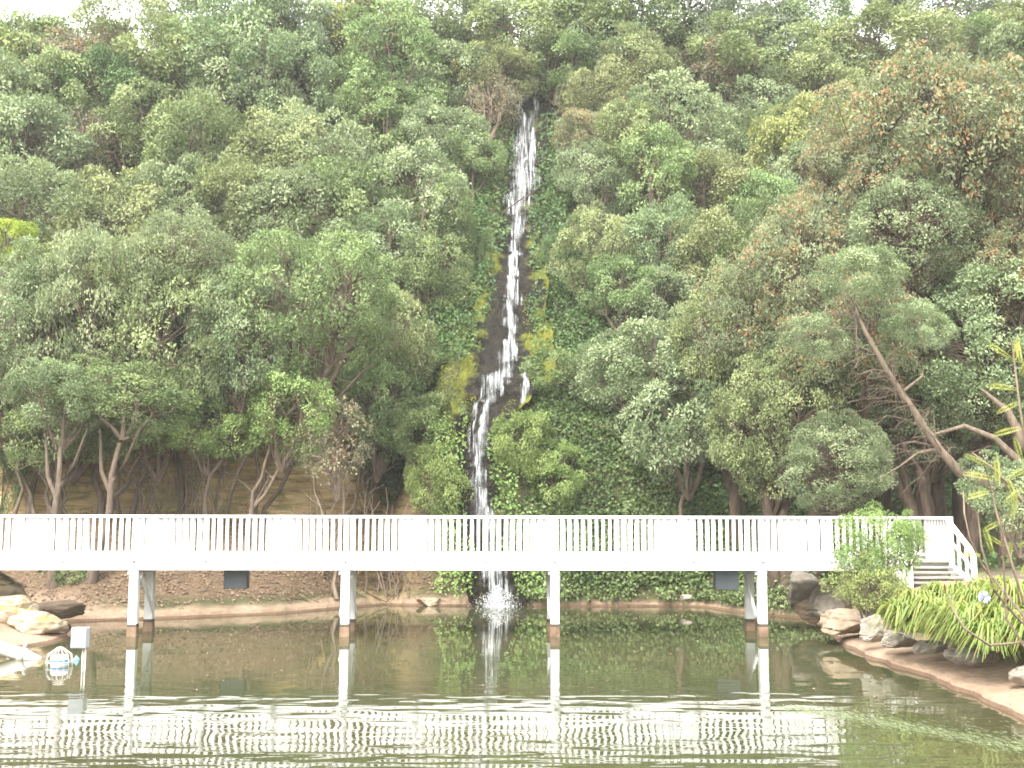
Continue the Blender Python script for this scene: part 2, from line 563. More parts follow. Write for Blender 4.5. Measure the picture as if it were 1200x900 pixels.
def make_tree(u, v, w, h, pal, label, proto, Y=None, name='tree', group=None, trunks=1, barkm=None, spread=0.5, base_uv=None, seed=None, depth=None,
              cat='tree', trunk_r=None):
    """crown centred on photo pixel (u, v), w x h pixels; the trunk runs down to the ground"""
    g = np.random.default_rng(seed if seed is not None else int(abs(u * 31 + v * 17)))
    if Y is None:
        Y = hit(u, min(v + 0.72 * h, 690))
    c = at(u, v, Y)
    sx = w / 2 / F * Y / 0.88
    sz = h / 2 / F * Y / 0.80
    bx, by = c[0], c[1]
    if base_uv is not None:
        bx = (base_uv - 600) / F * Y
    bz = float(terrain(bx, by)) - 0.15
    root = empty(name, (bx, by, bz))
    tag(root, label, cat, group)
    rel = np.array([c[0] - bx, c[1] - by, c[2] - bz])
    rz = g.uniform(0, 6.28)
    cr, br = proto
    o = link('crown', cr, PAL[pal], root)
    o2 = link('limbs', br, barkm or BARK, root)
    for q in (o, o2):
        q.location = rel
        q.scale = (sx, sx * (depth or g.uniform(0.8, 1.0)), sz)
        q.rotation_euler = (g.uniform(-0.08, 0.08), g.uniform(-0.08, 0.08), rz)
    low = rel - np.array([0, 0, 0.85 * sz])
    tr = trunk_r or max(0.06, 0.045 * sx + 0.03)
    for k in range(trunks):
        mb = MB()
        off = g.normal(0, 0.18, 2) * (trunks > 1)
        end = low + np.array([(k - (trunks - 1) / 2) * sx * spread + g.normal(0, 0.1), g.normal(0, 0.2), sz * g.uniform(0.2, 0.8) * (trunks > 1)])
        n = 9
        pts = []
        wob = g.normal(0, 0.05 * (1 + end[2] * 0.12), (n, 3)) * np.array([1, 1, 0.15])
        for i, t in enumerate(np.linspace(0, 1, n)):
            p = np.array([off[0] * (1 - t), off[1] * (1 - t), 0]) + np.array([end[0] * t ** 1.4, end[1] * t, end[2] * t]) + wob[i] * (0 < i)
            pts.append(p)
        rad = np.linspace(tr * 1.15, tr * 0.5, n) * (1.0 if trunks == 1 else g.uniform(0.5, 0.9))
        rad[0] *= 1.35
        mb.tube(pts, rad, 8, cap=False)
        if trunks > 1:                       # forks with their own side limbs
            for f in range(3):
                i0 = int(g.integers(3, n - 1))
                d = nrm(np.array([g.normal(), g.normal() * 0.6, g.uniform(0.5, 1.3)]))
                ln = sx * g.uniform(0.4, 0.9)
                q = [pts[i0] + d * ln * t + np.array([0, 0, 0.1 * ln * t * t]) + g.normal(0, 0.03, 3) * (t > 0) for t in np.linspace(0, 1, 5)]
                mb.tube(q, np.linspace(rad[i0] * 0.6, rad[i0] * 0.15, 5), 5, cap=False)
        mb.build('trunk', barkm or BARK, root, smooth=True)
    return root


def scatter(name, n, box, dens, leaf, pal, lift=(0.0, 0.1), label=None, up=0.3, aspect=0.7, clump=0.0, seed=0, weight_slope=True, flat=False):
    """leaves over the terrain inside box=(x0,x1,y0,y1), kept where dens(x,y,z) beats a random number"""
    g = np.random.default_rng(900 + seed)
    x0, x1, y0, y1 = box
    x, y = g.uniform(x0, x1, n * 3), g.uniform(y0, y1, n * 3)
    z = terrain(x, y)
    N = tnormal(x, y)
    p = dens(x, y, z)
    if weight_slope:
        p = p * np.clip(1 / np.maximum(N[:, 2], 0.15), 1, 6) / 3
    k = g.random(n * 3) < p
    x, y, z, N = x[k][:n], y[k][:n], z[k][:n], N[k][:n]
    m = len(x)
    cl = fbm(x * 1.1 + y * 0.3, z * 1.1 + y * 0.5, 31, 3)
    l = g.uniform(lift[0], lift[1], m) + clump * np.maximum(0, cl) * g.uniform(0.3, 1, m)
    P = np.stack([x, y, z], 1) + N * l[:, None]
    d = g.normal(size=(m, 3))
    if flat:
        A = nrm(d - N * np.sum(d * N, 1, keepdims=True) * 0.85)
        Nn = nrm(N + g.normal(size=(m, 3)) * 0.3)
    else:
        A = nrm(d * 0.8 + np.array([0, -0.2, -0.2]))
        Nn = nrm(N + np.array([0, 0, up]) + g.normal(size=(m, 3)) * 0.45)
    L = leaf * g.uniform(0.6, 1.4, m)
    V, Fq = leaf_quads(P, A, Nn, L, L * aspect)
    pv = np.clip(0.5 + 0.6 * cl + g.normal(0, 0.1, m), 0, 1)
    me = mesh_np(name, V, Fq, {'lv': g.random(m), 'pv': pv})
    return kind(link(name, me, PAL[pal]), 'stuff', label)


# ================================================================== SETTING
def build_terrain():
    xs = np.concatenate([np.linspace(-110, -20, 30), np.linspace(-19.5, -13, 40), np.linspace(-12.9, 12.9, 300), np.linspace(13, 19.5, 40), np.linspace(20, 110, 30)])
    ys = np.concatenate([np.linspace(-60, 3, 20), np.linspace(3.5, 14, 30), np.linspace(14.1, 34, 220), np.linspace(34.08, 41, 90), np.linspace(41.2, 66, 120), np.linspace(68, 130, 20)])
    X, Yg = np.meshgrid(xs, ys)
    Z = terrain(X, Yg)
    V = np.stack([X.ravel(), Yg.ravel(), Z.ravel()], 1)
    nx, ny = len(xs), len(ys)
    i = np.arange(nx * ny).reshape(ny, nx)
    Fq = np.stack([i[:-1, :-1], i[:-1, 1:], i[1:, 1:], i[1:, :-1]], -1).reshape(-1, 4)
    x, y, z = V[:, 0].copy(), V[:, 1].copy(), V[:, 2].copy()
    cm = sstep(35.9, 36.4, y) * (1 - sstep(39.5, 41, y)) * (1 - sstep(-4, -2.8, x)) * (np.abs(x) < 20)
    V[:, 1] -= cm * (1.2 * fbm(x * 0.6, z * 1.0, 33, 4) + 0.7 * ledge(x * 0.7, z * 1.6))
    me = mesh_np("hillside", V, Fq, smooth=True)
    nz = 0.25 * fbm(x * 0.9, y * 0.9, 12)
    rb = sstep(-1.5, 0.2, x) * sstep(30.5, 32, y)
    bk = sstep(29, 31, y)
    sand = 1 - sstep(0.24 - 0.14 * rb - 0.06 * bk, 0.42 - 0.2 * rb - 0.06 * bk, z + nz * (0.25 + 0.35 * bk))
    sand = sand * (1 - 0.35 * bk * sstep(-0.3, 0.4, fbm(x * 1.7, y * 1.7, 14)))
    cliff = sstep(35.7, 36.2, y + nz) * (1 - sstep(39, 41, y + nz)) * (1 - sstep(-4.5, -2.5, x))
    sand2 = (1 - sstep(-9, -8, x)) * sstep(20, 23, y) * (1 - sstep(30.6, 31.6, y)) * (1 - sstep(1.2, 1.9, z))
    path = sstep(7.6, 8.2, x) * (1 - sstep(14, 15, x)) * (1 - sstep(28, 31, y)) * sstep(1.0, 1.2, z)
    lit = sstep(0.35, 0.6, z) * (1 - sstep(3.0, 4.5, z)) * (y > 28) * (1 - sstep(-3.5, -1.5, x))
    for nm, a in (('sand', np.maximum(sand, sand2)), ('cliff', cliff), ('path', path), ('litter', lit)):
        t = me.attributes.new(nm, 'FLOAT', 'POINT')
        t.data.foreach_set("value", np.asarray(a, np.float32))
    s = NT('hillside_ground')
    n1, n2 = s.noise(0.9, 6, 0.65), s.noise(7, 6, 0.7)
    soil = s.ramp(n1, [(0.3, (0.045, 0.04, 0.024)), (0.55, (0.075, 0.075, 0.035)), (0.75, (0.06, 0.08, 0.03))])
    litter = s.ramp(n2, [(0.25, (0.055, 0.036, 0.022)), (0.5, (0.115, 0.08, 0.05)), (0.75, (0.18, 0.135, 0.09))])
    sandc = s.mix(0.5, s.ramp(n1, [(0.3, (0.23, 0.155, 0.105)), (0.7, (0.36, 0.26, 0.185))]), s.ramp(n2, [(0.3, (0.17, 0.115, 0.08)), (0.7, (0.40, 0.30, 0.215))]))
    strata = s.noise(2.2, 6, 0.65, stretch=(0.35, 0.35, 3.2))
    cl = s.ramp(strata, [(0.28, (0.08, 0.06, 0.033)), (0.45, (0.26, 0.19, 0.095)), (0.6, (0.42, 0.31, 0.15)), (0.75, (0.50, 0.31, 0.15))])
    cl = s.mix(s.math('MULTIPLY', s.math('GREATER_THAN', n1, 0.56), 0.5), cl, (0.13, 0.14, 0.05))
    pth = s.ramp(n2, [(0.3, (0.24, 0.19, 0.14)), (0.7, (0.38, 0.31, 0.24))])
    c = s.mix(s.attr('litter'), soil, litter)
    c = s.mix(s.attr('path'), c, pth)
    c = s.mix(s.attr('cliff'), c, cl)
    c = s.mix(s.attr('sand'), c, sandc)
    # the wet stain left by the water line
    pos = s.n('ShaderNodeSeparateXYZ')
    s.l(s.n('ShaderNodeNewGeometry').outputs['Position'], pos.inputs[0])
    wet = s.math('LESS_THAN', s.math('ADD', pos.outputs['Z'], s.math('MULTIPLY', n1, 0.06)), 0.085)
    c = s.mix(s.math('MULTIPLY', wet, 0.75), c, (0.10, 0.055, 0.035))
    s.base(c, 0.9, 0.15)
    s.bump(s.math('ADD', s.math('ADD', n1, s.math('MULTIPLY', n2, 0.6)), strata), 0.8, 0.12)
    kind(link("hillside", me, s.m), 'structure', "steep wooded hillside and earth banks around the pond")


build_terrain()


def build_water():
    s = NT('pond_water')
    n0 = s.noise(0.25, 3, 0.5)
    body = s.ramp(n0, [(0.35, (0.044, 0.052, 0.023)), (0.65, (0.056, 0.052, 0.026))])
    s.base(body, 0.015, 0.5)
    s.b.inputs['IOR'].default_value = 1.333
    tc = s.n('ShaderNodeTexCoord')
    sep = s.n('ShaderNodeSeparateXYZ')
    s.l(tc.outputs['Object'], sep.inputs[0])
    # the near water is ruffled by the breeze, the far water lies almost flat
    mr = s.n('ShaderNodeMapRange', interpolation_type='SMOOTHSTEP')
    for k, v in (('From Min', 17.2), ('From Max', 22.0), ('To Min', 1.0), ('To Max', 0.12)):
        mr.inputs[k].default_value = v
    edge = s.math('ADD', sep.outputs['Y'], s.math('MULTIPLY', s.math('SUBTRACT', s.noise(0.6, 4, 0.6), 0.5), 5.0))
    s.l(edge, mr.inputs['Value'])
    w1 = s.noise(1.0, 1, 0.4, stretch=(0.75, 1.9, 1))
    w2 = s.noise(1.0, 1, 0.4, stretch=(2.2, 4.6, 1))
    hgt = s.math('ADD', s.math('MULTIPLY', w1, 1.0), s.math('MULTIPLY', w2, 0.30))
    b = s.n('ShaderNodeBump')
    b.inputs['Distance'].default_value = 0.012
    s.l(mr.outputs['Result'], b.inputs['Strength'])
    s.l(hgt, b.inputs['Height'])
    s.l(b.outputs['Normal'], s.b.inputs['Normal'])
    V = [(-40, -20, 0), (40, -20, 0), (40, 45, 0), (-40, 45, 0)]
    kind(link("water", mesh_np("water", V, [(0, 1, 2, 3)]), s.m), 'structure', "murky green-brown pond water with a rippled near half")


build_water()


# ------------------------------------------------------------------ waterfall and its rock face
def fall_point(u, v, off=0.0):
    """point of the waterfall cliff at a photo pixel, pushed off the face"""
    d = ray(u, v)
    ys = np.arange(35.5, 60, 0.02)
    k = ys / d[1]
    i = np.nonzero(W(ys) >= CAMZ + d[2] * k)[0]
    Y = ys[i[0]] if len(i) else 58.0
    p = np.array([d[0] * Y / d[1], Y, CAMZ + d[2] * Y / d[1]])
    e = 0.4
    sl = (W(Y + e) - W(Y - e)) / (2 * e)
    n = nrm(np.array([0, -sl, 1.0]))
    return p + n * off


PATHC = [(95, 622), (200, 617), (260, 606), (340, 602), (400, 597), (440, 592), (480, 576), (520, 556), (600, 558), (660, 574), (712, 583)]
PATHW = [(95, 19), (200, 19), (260, 17), (340, 28), (400, 38), (440, 44), (480, 36), (520, 18), (600, 18), (660, 21), (712, 28)]


def build_rock_face():
    vs = np.concatenate([np.linspace(92, 420, 190), np.linspace(421.5, 714, 170)])
    na = 44
    V, fs, mo = [], [], []
    for v in vs:
        uc = np.interp(v, *zip(*PATHC))
        hw = np.interp(v, *zip(*PATHW)) * 1.25
        for k in range(na):
            t = k / (na - 1) * 2 - 1
            t *= 1 + 0.30 * abs(t) * float(fbm(v * 0.035, np.sign(t) * 3, 58, 3))
            p = fall_point(uc + t * hw, v)
            a = p[0]
            off = 0.12 + ledge(a, p[2]) - 0.12 * abs(t) * abs(float(vnoise(a * 3, p[2] * 2, 49))) + 0.25 * abs(t) ** 3
            V.append(p + np.array([0, -0.8, 0.6]) * float(off))
            mo.append(abs(t) * (0.35 + 0.6 * float(sstep(250, 320, v)) * (1 - float(sstep(470, 520, v)))))
    i = np.arange(len(vs) * na).reshape(len(vs), na)
    Fq = np.stack([i[:-1, :-1], i[1:, :-1], i[1:, 1:], i[:-1, 1:]], -1).reshape(-1, 4)
    me = mesh_np("rock_face", V, Fq, smooth=True)
    t = me.attributes.new('moss', 'FLOAT', 'POINT')
    t.data.foreach_set("value", np.asarray(mo, np.float32))
    s = NT('wet_mossy_rock')
    n1, n2, n3 = s.noise(2.5, 6, 0.7), s.noise(11, 5, 0.7), s.noise(0.8, 4, 0.6)
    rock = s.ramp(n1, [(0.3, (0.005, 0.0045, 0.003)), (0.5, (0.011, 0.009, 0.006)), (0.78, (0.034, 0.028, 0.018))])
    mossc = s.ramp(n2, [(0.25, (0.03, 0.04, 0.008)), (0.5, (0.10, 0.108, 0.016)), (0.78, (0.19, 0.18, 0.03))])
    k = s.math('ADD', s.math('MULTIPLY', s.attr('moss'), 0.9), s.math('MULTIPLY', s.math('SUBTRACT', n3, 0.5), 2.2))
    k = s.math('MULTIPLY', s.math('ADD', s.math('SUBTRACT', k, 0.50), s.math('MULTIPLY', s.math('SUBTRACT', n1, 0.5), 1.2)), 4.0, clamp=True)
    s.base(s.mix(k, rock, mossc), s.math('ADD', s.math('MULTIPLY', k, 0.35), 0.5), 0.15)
    s.bump(s.math('ADD', n1, s.math('MULTIPLY', n2, 0.5)), 0.9, 0.12)
    kind(link("rock_face", me, s.m), 'structure', "dark wet rock with yellow-green moss behind the waterfall")


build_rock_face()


def fringe(name, n, vr, inner, outer, pal, size, label, seed, lift=0.35, side=0):
    g = np.random.default_rng(seed)
    P = []
    for _ in range(n):
        v = g.uniform(*vr)
        sg = side or g.choice([-1, 1])
        hw = np.interp(v, *zip(*PATHW)) * 1.25
        uc = np.interp(v, *zip(*PATHC))
        a = g.uniform(inner, outer) + 0.25 * float(vnoise(v * 0.05, sg, 55))
        P.append(fall_point(uc + sg * hw * a, v) + np.array([0, -0.8, 0.6]) * (0.25 + lift * g.random() + 0.3 * float(fbm(v * 0.04, a * 2, 56))))
    m = len(P)
    A = nrm(g.normal(size=(m, 3)) + np.array([0, -0.3, -0.6]))
    N = nrm(g.normal(size=(m, 3)) * 0.5 + np.array([0, -0.8, 0.5]))
    L = size * g.uniform(0.6, 1.4, m)
    V, Fq = leaf_quads(np.array(P), A, N, L, L * 0.75)
    pv = np.clip(0.5 + 0.8 * fbm(np.array(P)[:, 0], np.array(P)[:, 2], 57), 0, 1)
    kind(link(name, mesh_np(name, V, Fq, {'lv': g.random(m), 'pv': pv}), PAL[pal]), 'stuff', label)


fringe('creeper', 8000, (140, 430), 0.55, 2.5, 'ivy', 0.12, "dark creeper lining both edges of the upper waterfall rock", 61)
fringe('creeper', 3000, (490, 705), 0.62, 2.1, 'lime', 0.10, "bright green plants lining the lower waterfall rock", 62)
fringe('moss', 3000, (310, 520), 0.45, 1.25, 'mossy', 0.05, "tufts of yellow-green moss on the rock beside the waterfall", 63, 0.06)


def water_white(name, lo, hi, seed, sc=(10, 0.8)):
    s = NT(name)
    uv = s.n('ShaderNodeTexCoord').outputs['UV']
    mp = s.n('ShaderNodeMapping')
    mp.inputs['Scale'].default_value = (sc[0], sc[1], 1)
    mp.inputs['Location'].default_value = (seed * 3.7, seed * 1.3, 0)
    s.l(uv, mp.inputs['Vector'])
    nz = s.n('ShaderNodeTexNoise')
    nz.inputs['Scale'].default_value = 1.0
    nz.inputs['Detail'].default_value = 5
    nz.inputs['Roughness'].default_value = 0.68
    nz.inputs['Distortion'].default_value = 0.25
    s.l(mp.outputs[0], nz.inputs['Vector'])
    a = s.ramp(s.math('ADD', nz.outputs['Fac'], s.math('MULTIPLY', s.attr('body'), 0.19)), [(lo, 0.0), (hi, 1.0)])
    s.base(s.ramp(nz.outputs['Fac'], [(0.42, (0.22, 0.23, 0.23)), (0.66, (0.74, 0.76, 0.78))]), 0.35, 0.5)
    s.l(a, s.b.inputs['Alpha'])
    s.bump(nz.outputs['Fac'], 0.8, 0.06)
    return s.m


FALLM = [water_white('falling_water_a', 0.50, 0.95, 1, (10, 0.5)), water_white('falling_water_b', 0.62, 0.80, 5, (13, 1.0))]


def water_sheet(name, rows, parent, mat, layer, body=0.5, seed=1):
    """rows = [(v, u, half_width)] down the fall"""
    g = np.random.default_rng(seed + layer * 50)
    v0, v1 = rows[0][0], rows[-1][0]
    m = max(12, int((v1 - v0) / 1.6))
    na = 11
    vv, uu, hh = zip(*rows)
    V, B, UV = [], [], []
    for v in np.linspace(v0, v1, m):
        uc, hw = np.interp(v, vv, uu), np.interp(v, vv, hh)
        uc += 0.40 * hw * vnoise(v * 0.055, seed % 20, 60) + 0.22 * hw * vnoise(v * 0.17, seed % 20, 61)
        hw *= 1 + 0.50 * vnoise(v * 0.08, seed, 62) + 0.25 * vnoise(v * 0.3, seed, 63)
        for k in range(na):
            t = k / (na - 1) * 2 - 1
            p = fall_point(uc + t * hw, v)
            off = 0.12 + ledge(p[0], p[2]) + 0.07 + 0.06 * layer + 0.10 * (1 - t * t) + 0.05 * vnoise(p[0] * 5, p[2] * 3, 70 + layer)
            V.append(p + np.array([0, -0.8, 0.6]) * float(off))
            B.append(body * (1 - abs(t) ** 1.6) * 1.6 - 0.5 * abs(t) ** 4 + 0.7 * float(fbm(v * 0.045, t * 1.6 + seed * 3.1, 64, 3)) - 0.08)
            UV.append((p[0] * 1.0, p[2]))
    i = np.arange(m * na).reshape(m, na)
    Fq = np.stack([i[:-1, :-1], i[1:, :-1], i[1:, 1:], i[:-1, 1:]], -1).reshape(-1, 4)
    me = mesh_np(name, V, Fq, smooth=True)
    t = me.attributes.new('body', 'FLOAT', 'POINT')
    t.data.foreach_set("value", np.asarray(B, np.float32))
    uvl = me.uv_layers.new(name="UVMap")
    uvl.data.foreach_set("uv", np.array(UV, np.float32)[Fq.ravel()].ravel())
    o = link(name, me, mat, parent)
    o.location = -parent.location
    return o


wf = empty('waterfall', (-0.4, 35.9, 0))
tag(wf, "narrow white waterfall tumbling down the dark mossy cliff behind the bridge", "waterfall")
SHEETS = [
    ('upper_cascade', [(104, 609, 5), (125, 611, 7), (160, 611, 9), (190, 613, 10), (206, 611, 13)], 0.5),
    ('upper_cascade', [(102, 629, 4), (120, 626, 7), (150, 626, 6), (180, 623, 5), (206, 620, 6)], 0.45),
    ('upper_cascade', [(112, 637, 2), (150, 640, 2.2), (175, 641, 1.6)], 0.15),
    ('middle_cascade', [(204, 612, 17), (225, 608, 19), (248, 606, 17), (258, 605, 12), (268, 604, 9), (285, 603, 10), (303, 603, 11)], 0.5),
    ('middle_cascade', [(300, 603, 9), (330, 602, 10), (360, 599, 10), (380, 597, 10), (400, 597, 9), (430, 595, 9)], 0.75),
    ('lower_cascade', [(426, 594, 10), (438, 588, 17), (450, 581, 16), (462, 575, 13), (480, 571, 7), (498, 566, 7)], 0.4),
    ('lower_cascade', [(440, 590, 6), (460, 590, 4), (472, 588, 3)], 0.2),
    ('lower_cascade', [(428, 621, 5), (440, 618, 6), (460, 614, 8), (482, 610, 9)], 0.6),
    ('middle_cascade', [(210, 622, 4), (235, 620, 4), (250, 616, 3), (262, 611, 2)], 0.3),
    ('middle_cascade', [(300, 611, 2), (335, 610, 2.5), (370, 590, 2), (392, 588, 2)], 0.15),
    ('lower_cascade', [(446, 574, 3), (462, 566, 3), (480, 560, 3), (500, 556, 3), (520, 553, 2)], 0.3),
    ('lower_cascade', [(494, 566, 7), (515, 563, 9), (545, 563, 10), (575, 565, 13), (605, 568, 15), (640, 576, 13), (672, 582, 14), (690, 583, 18), (707, 584, 25)], 0.6),
    ('lower_cascade', [(478, 556, 2), (510, 551, 2.5), (545, 552, 3), (585, 556, 4)], 0.15),
]
for k, (nm, rows, body) in enumerate(SHEETS):
    water_sheet(nm, rows, wf, FALLM[0], 0, body, k + 1)
    water_sheet(nm, [(v, u, h * 0.8) for v, u, h in rows], wf, FALLM[1], 1, body * 0.7, k + 21)
# splash where it meets the pond
g = np.random.default_rng(5)
n = 3200
ang, rr = g.uniform(-math.pi, 0, n), np.abs(g.normal(0, 0.30, n))
hz = g.random(n) ** 2.2 * 0.65 * np.exp(-rr * 1.4)
P = np.stack([-0.42 + rr * np.cos(ang) * 1.1, 35.75 + rr * np.sin(ang) * 0.7, 0.01 + hz], 1)
d = nrm(g.normal(size=(n, 3)))
V, Fq = leaf_quads(P, d, nrm(g.normal(size=(n, 3))), g.uniform(0.010, 0.034, n), g.uniform(0.008, 0.026, n))
link('splash', mesh_np('splash', V, Fq), simple('foam', (0.80, 0.82, 0.84), (0.86, 0.87, 0.88), 5, 0.6, 0.3), wf).location = -wf.location
fb = MB()
fb.tube([fall_point(587, 264, 0.55), fall_point(606, 254, 0.75), fall_point(622, 243, 0.7)], [0.03, 0.035, 0.02], 6)
tag(fb.build('fallen_branch', BARK_D), "thin dark dead branch lying across the upper part of the waterfall", "branch")


# ================================================================== BRIDGE
BX = 26.95
bridge = empty('footbridge', (0, BX, 0), R(1.6))
tag(bridge, "long white painted timber footbridge with picket railings crossing the pond", "bridge")
SP = 1.606                                   # bay length
X0 = (163 - 600) / F * (BX - 0.25)           # first visible pile
posts_x = [X0 + SP * k for k in range(-4, 12)]
posts_x[-1] = 8.72
XR_N, XR_F, XL = 8.72, 10.28, posts_x[0]
WID = 1.40


def rail_side(y, out, xs, x_end):
    """out = -1 near side, +1 far side"""
    mb = MB().box(XL - 0.06, x_end + 0.06, y - 0.075, y + 0.075, 2.685, 2.755)
    mb.build('top_rail', WHITE, bridge, 0.008)
    mb = MB().box(XL, x_end, y - 0.03, y + 0.03, 1.80, 1.885)
    mb.build('bottom_rail', WHITE, bridge, 0.005)
    for i, x in enumerate(xs):
        MB().box(x - 0.06, x + 0.06, y - 0.05, y + 0.05, 1.62, 2.683).build('railing_post', WHITE, bridge, 0.006)
        if i < len(xs) - 1:
            pan = MB()
            n = 10
            L = xs[i + 1] - x
            n = max(3, round(L / 0.1606))
            for k in range(1, n):
                xx = x + L * k / n + random.uniform(-0.006, 0.006)
                w = 0.034
                a, b = random.uniform(-0.004, 0.004), random.uniform(-0.004, 0.004)
                pan.bar((xx + a, y + out * 0.042, 1.79), (xx + b, y + out * 0.042, 2.675), w * 2, 0.02, (0, 1, 0))
            pan.build('picket_panel', WHITE, bridge)
        if x < 8.6:
            MB().box(x - 0.05, x + 0.05, *sorted((y + out * 0.06, y + out * 0.31)), 1.71, 1.795).build('outrigger', WHITE, bridge, 0.005)
            MB().bar((x, y + out * 0.28, 1.80), (x, y + out * 0.07, 2.62), 0.065, 0.045, (1, 0, 0)).build('knee_brace', WHITE, bridge, 0.004)


rail_side(0.0, -1, posts_x, XR_N)
rail_side(WID, 1, posts_x + [posts_x[-1] + 0.8, XR_F], XR_F)
# return railing across the bridge's end
MB().box(XR_F - 0.075, XR_F + 0.075, -0.03, WID - 0.08, 2.683, 2.753).build('end_rail', WHITE, bridge, 0.008)
pan = MB()
for k in range(1, 8):
    y = WID * k / 8
    pan.box(XR_F - 0.012, XR_F + 0.012, y - 0.04, y + 0.04, 1.72, 2.68)
pan.build('picket_panel', WHITE, bridge)
MB().box(XR_F - 0.06, XR_F + 0.06, -0.06, 0.06, 1.25, 2.68).build('railing_post', WHITE, bridge, 0.006)
# beams and deck
for k in range(-1, 4):                       # beams butt-jointed over the piles
    a_, b_ = X0 + (3 * k) * SP + 0.004, min(X0 + (3 * k + 3) * SP - 0.004, XR_N + 0.1)
    MB().box(a_, b_, -0.115, -0.052, 1.50, 1.782).build('beam', WHITE, bridge, 0.006)
    MB().box(a_, b_ if k < 3 else XR_F + 0.05, WID + 0.052, WID + 0.115, 1.50, 1.782).build('beam', WHITE, bridge, 0.006)
dk = MB()
x = XL - 0.1
while x < XR_F:
    dk.box(x, min(x + 0.135, XR_F + 0.05), -0.045, WID + 0.045, 1.69, 1.73)
    x += 0.142
dk.build('deck', DECK, bridge)
jo = MB()
for y in (0.25, 0.70, 1.15):
    jo.box(XL, XR_F, y - 0.04, y + 0.04, 1.53, 1.688)
jo.build('joists', WHITE, bridge)
# pile bents
for k, xb in enumerate([X0 - 3 * SP, X0, X0 + 3 * SP, X0 + 6 * SP, X0 + 9 * SP]):
    for y, r in ((0.02, 0.10), (1.30, 0.10)):
        p = MB().box(xb - r, xb + r, y - r, y + r, 0.27, 1.42).build('pile', WHITE, bridge, 0.01)
        MB().box(xb - r - 0.008, xb + r + 0.008, y - r - 0.008, y + r + 0.008, 1.422, 1.499).build('pile_cap', WHITE, p, 0.006)
        MB().box(xb - r - 0.012, xb + r + 0.012, y - r - 0.012, y + r + 0.012, -0.75, 0.215).build('pile_sleeve', SLEEVE, p, 0.012)
        MB().box(xb - r - 0.006, xb + r + 0.006, y - r - 0.006, y + r + 0.006, 0.216, 0.285).build('pile_band', TIDE, p, 0.004)
    MB().box(xb - 0.16, xb - 0.105, -0.04, 1.38, 1.40, 1.52).build('crosshead', WHITE, bridge, 0.005)
    MB().bar((xb - 0.125, 0.10, 0.45), (xb - 0.125, 1.22, 1.36), 0.04, 0.10, (0, 0, 1)).build('cross_brace', WHITE, bridge)
    MB().bar((xb + 0.125, 1.22, 0.45), (xb + 0.125, 0.10, 1.36), 0.04, 0.10, (0, 0, 1)).build('cross_brace', WHITE, bridge)
# steps at the right-hand end, coming down towards the viewer
SX0, SX1 = XR_N + 0.14, XR_F - 0.10
for k in range(4):
    z = 1.70 - 0.10 * (k + 1)
    MB().box(SX0, SX1, -0.32 - 0.30 * k, -0.03 - 0.30 * k, z - 0.04, z).build('step', DECK, bridge, 0.005)
for x in (SX0 - 0.06, SX1 + 0.06):
    MB().bar((x, -0.06, 1.62), (x, -1.30, 1.24), 0.05, 0.16).build('stringer', WHITE, bridge, 0.005)
    MB().box(x - 0.05, x + 0.05, -1.38, -1.28, 1.15, 1.90).build('newel_post', WHITE, bridge, 0.006)
    MB().bar((x, 0.0, 2.66), (x, -1.40, 1.90), 0.12, 0.06).build('handrail', WHITE, bridge, 0.006)
    MB().bar((x, -0.06, 2.22), (x, -1.30, 1.56), 0.04, 0.07).build('stair_rail', WHITE, bridge, 0.004)
    MB().bar((x, -0.55, 1.44), (x, -0.55, 2.34), 0.07, 0.03, (0, 1, 0)).build('baluster', WHITE, bridge, 0.004)
    MB().bar((x, -0.95, 1.34), (x, -0.95, 2.12), 0.07, 0.03, (0, 1, 0)).build('baluster', WHITE, bridge, 0.004)
    if False:
        MB().box(x - 0.05, x + 0.05, -0.05, 0.05, 1.5, 2.68).build('railing_post', WHITE, bridge, 0.006)

for (u0, u1, lab) in ((264, 291, "dark grey metal box hanging under the left part of the bridge"),
                      (837, 864, "dark grey metal box hanging under the right part of the bridge")):
    c = at((u0 + u1) / 2, 679, 27.6)
    e = empty('equipment_box', (c[0], 27.6, 1.03))
    tag(e, lab, "metal box", "grey boxes under the bridge")
    MB().box(-0.27, 0.27, -0.16, 0.16, 0.0, 0.46).build('housing', GREYBOX, e, 0.015)
    MB().box(-0.002, 0.27, -0.168, -0.162, 0.01, 0.45).build('door', GREYBOX, e, 0.002)
    mb = MB()
    for x in (-0.2, 0.2):
        mb.box(x - 0.02, x + 0.02, -0.02, 0.02, 0.46, 0.56)
    mb.build('hanger', GALV, e)

# ================================================================== POND FURNITURE
c = at(94.5, 745, 20.9)
e = empty('meter_box', (c[0], 20.9, 0.0))
tag(e, "pale grey metal box on two thin posts standing in the pond's left side", "meter box")
MB().box(-0.135, 0.135, -0.10, 0.10, 0.40, 0.76).build('cabinet', PALEBOX, e, 0.012)
MB().box(-0.115, 0.10, -0.107, -0.101, 0.42, 0.74).build('door', PALEBOX, e, 0.003)
for x in (0.055, 0.10):
    MB().tube([(x, 0, -0.75), (x, 0, 0.42)], 0.014, 8).build('post', GALV, e, smooth=True)

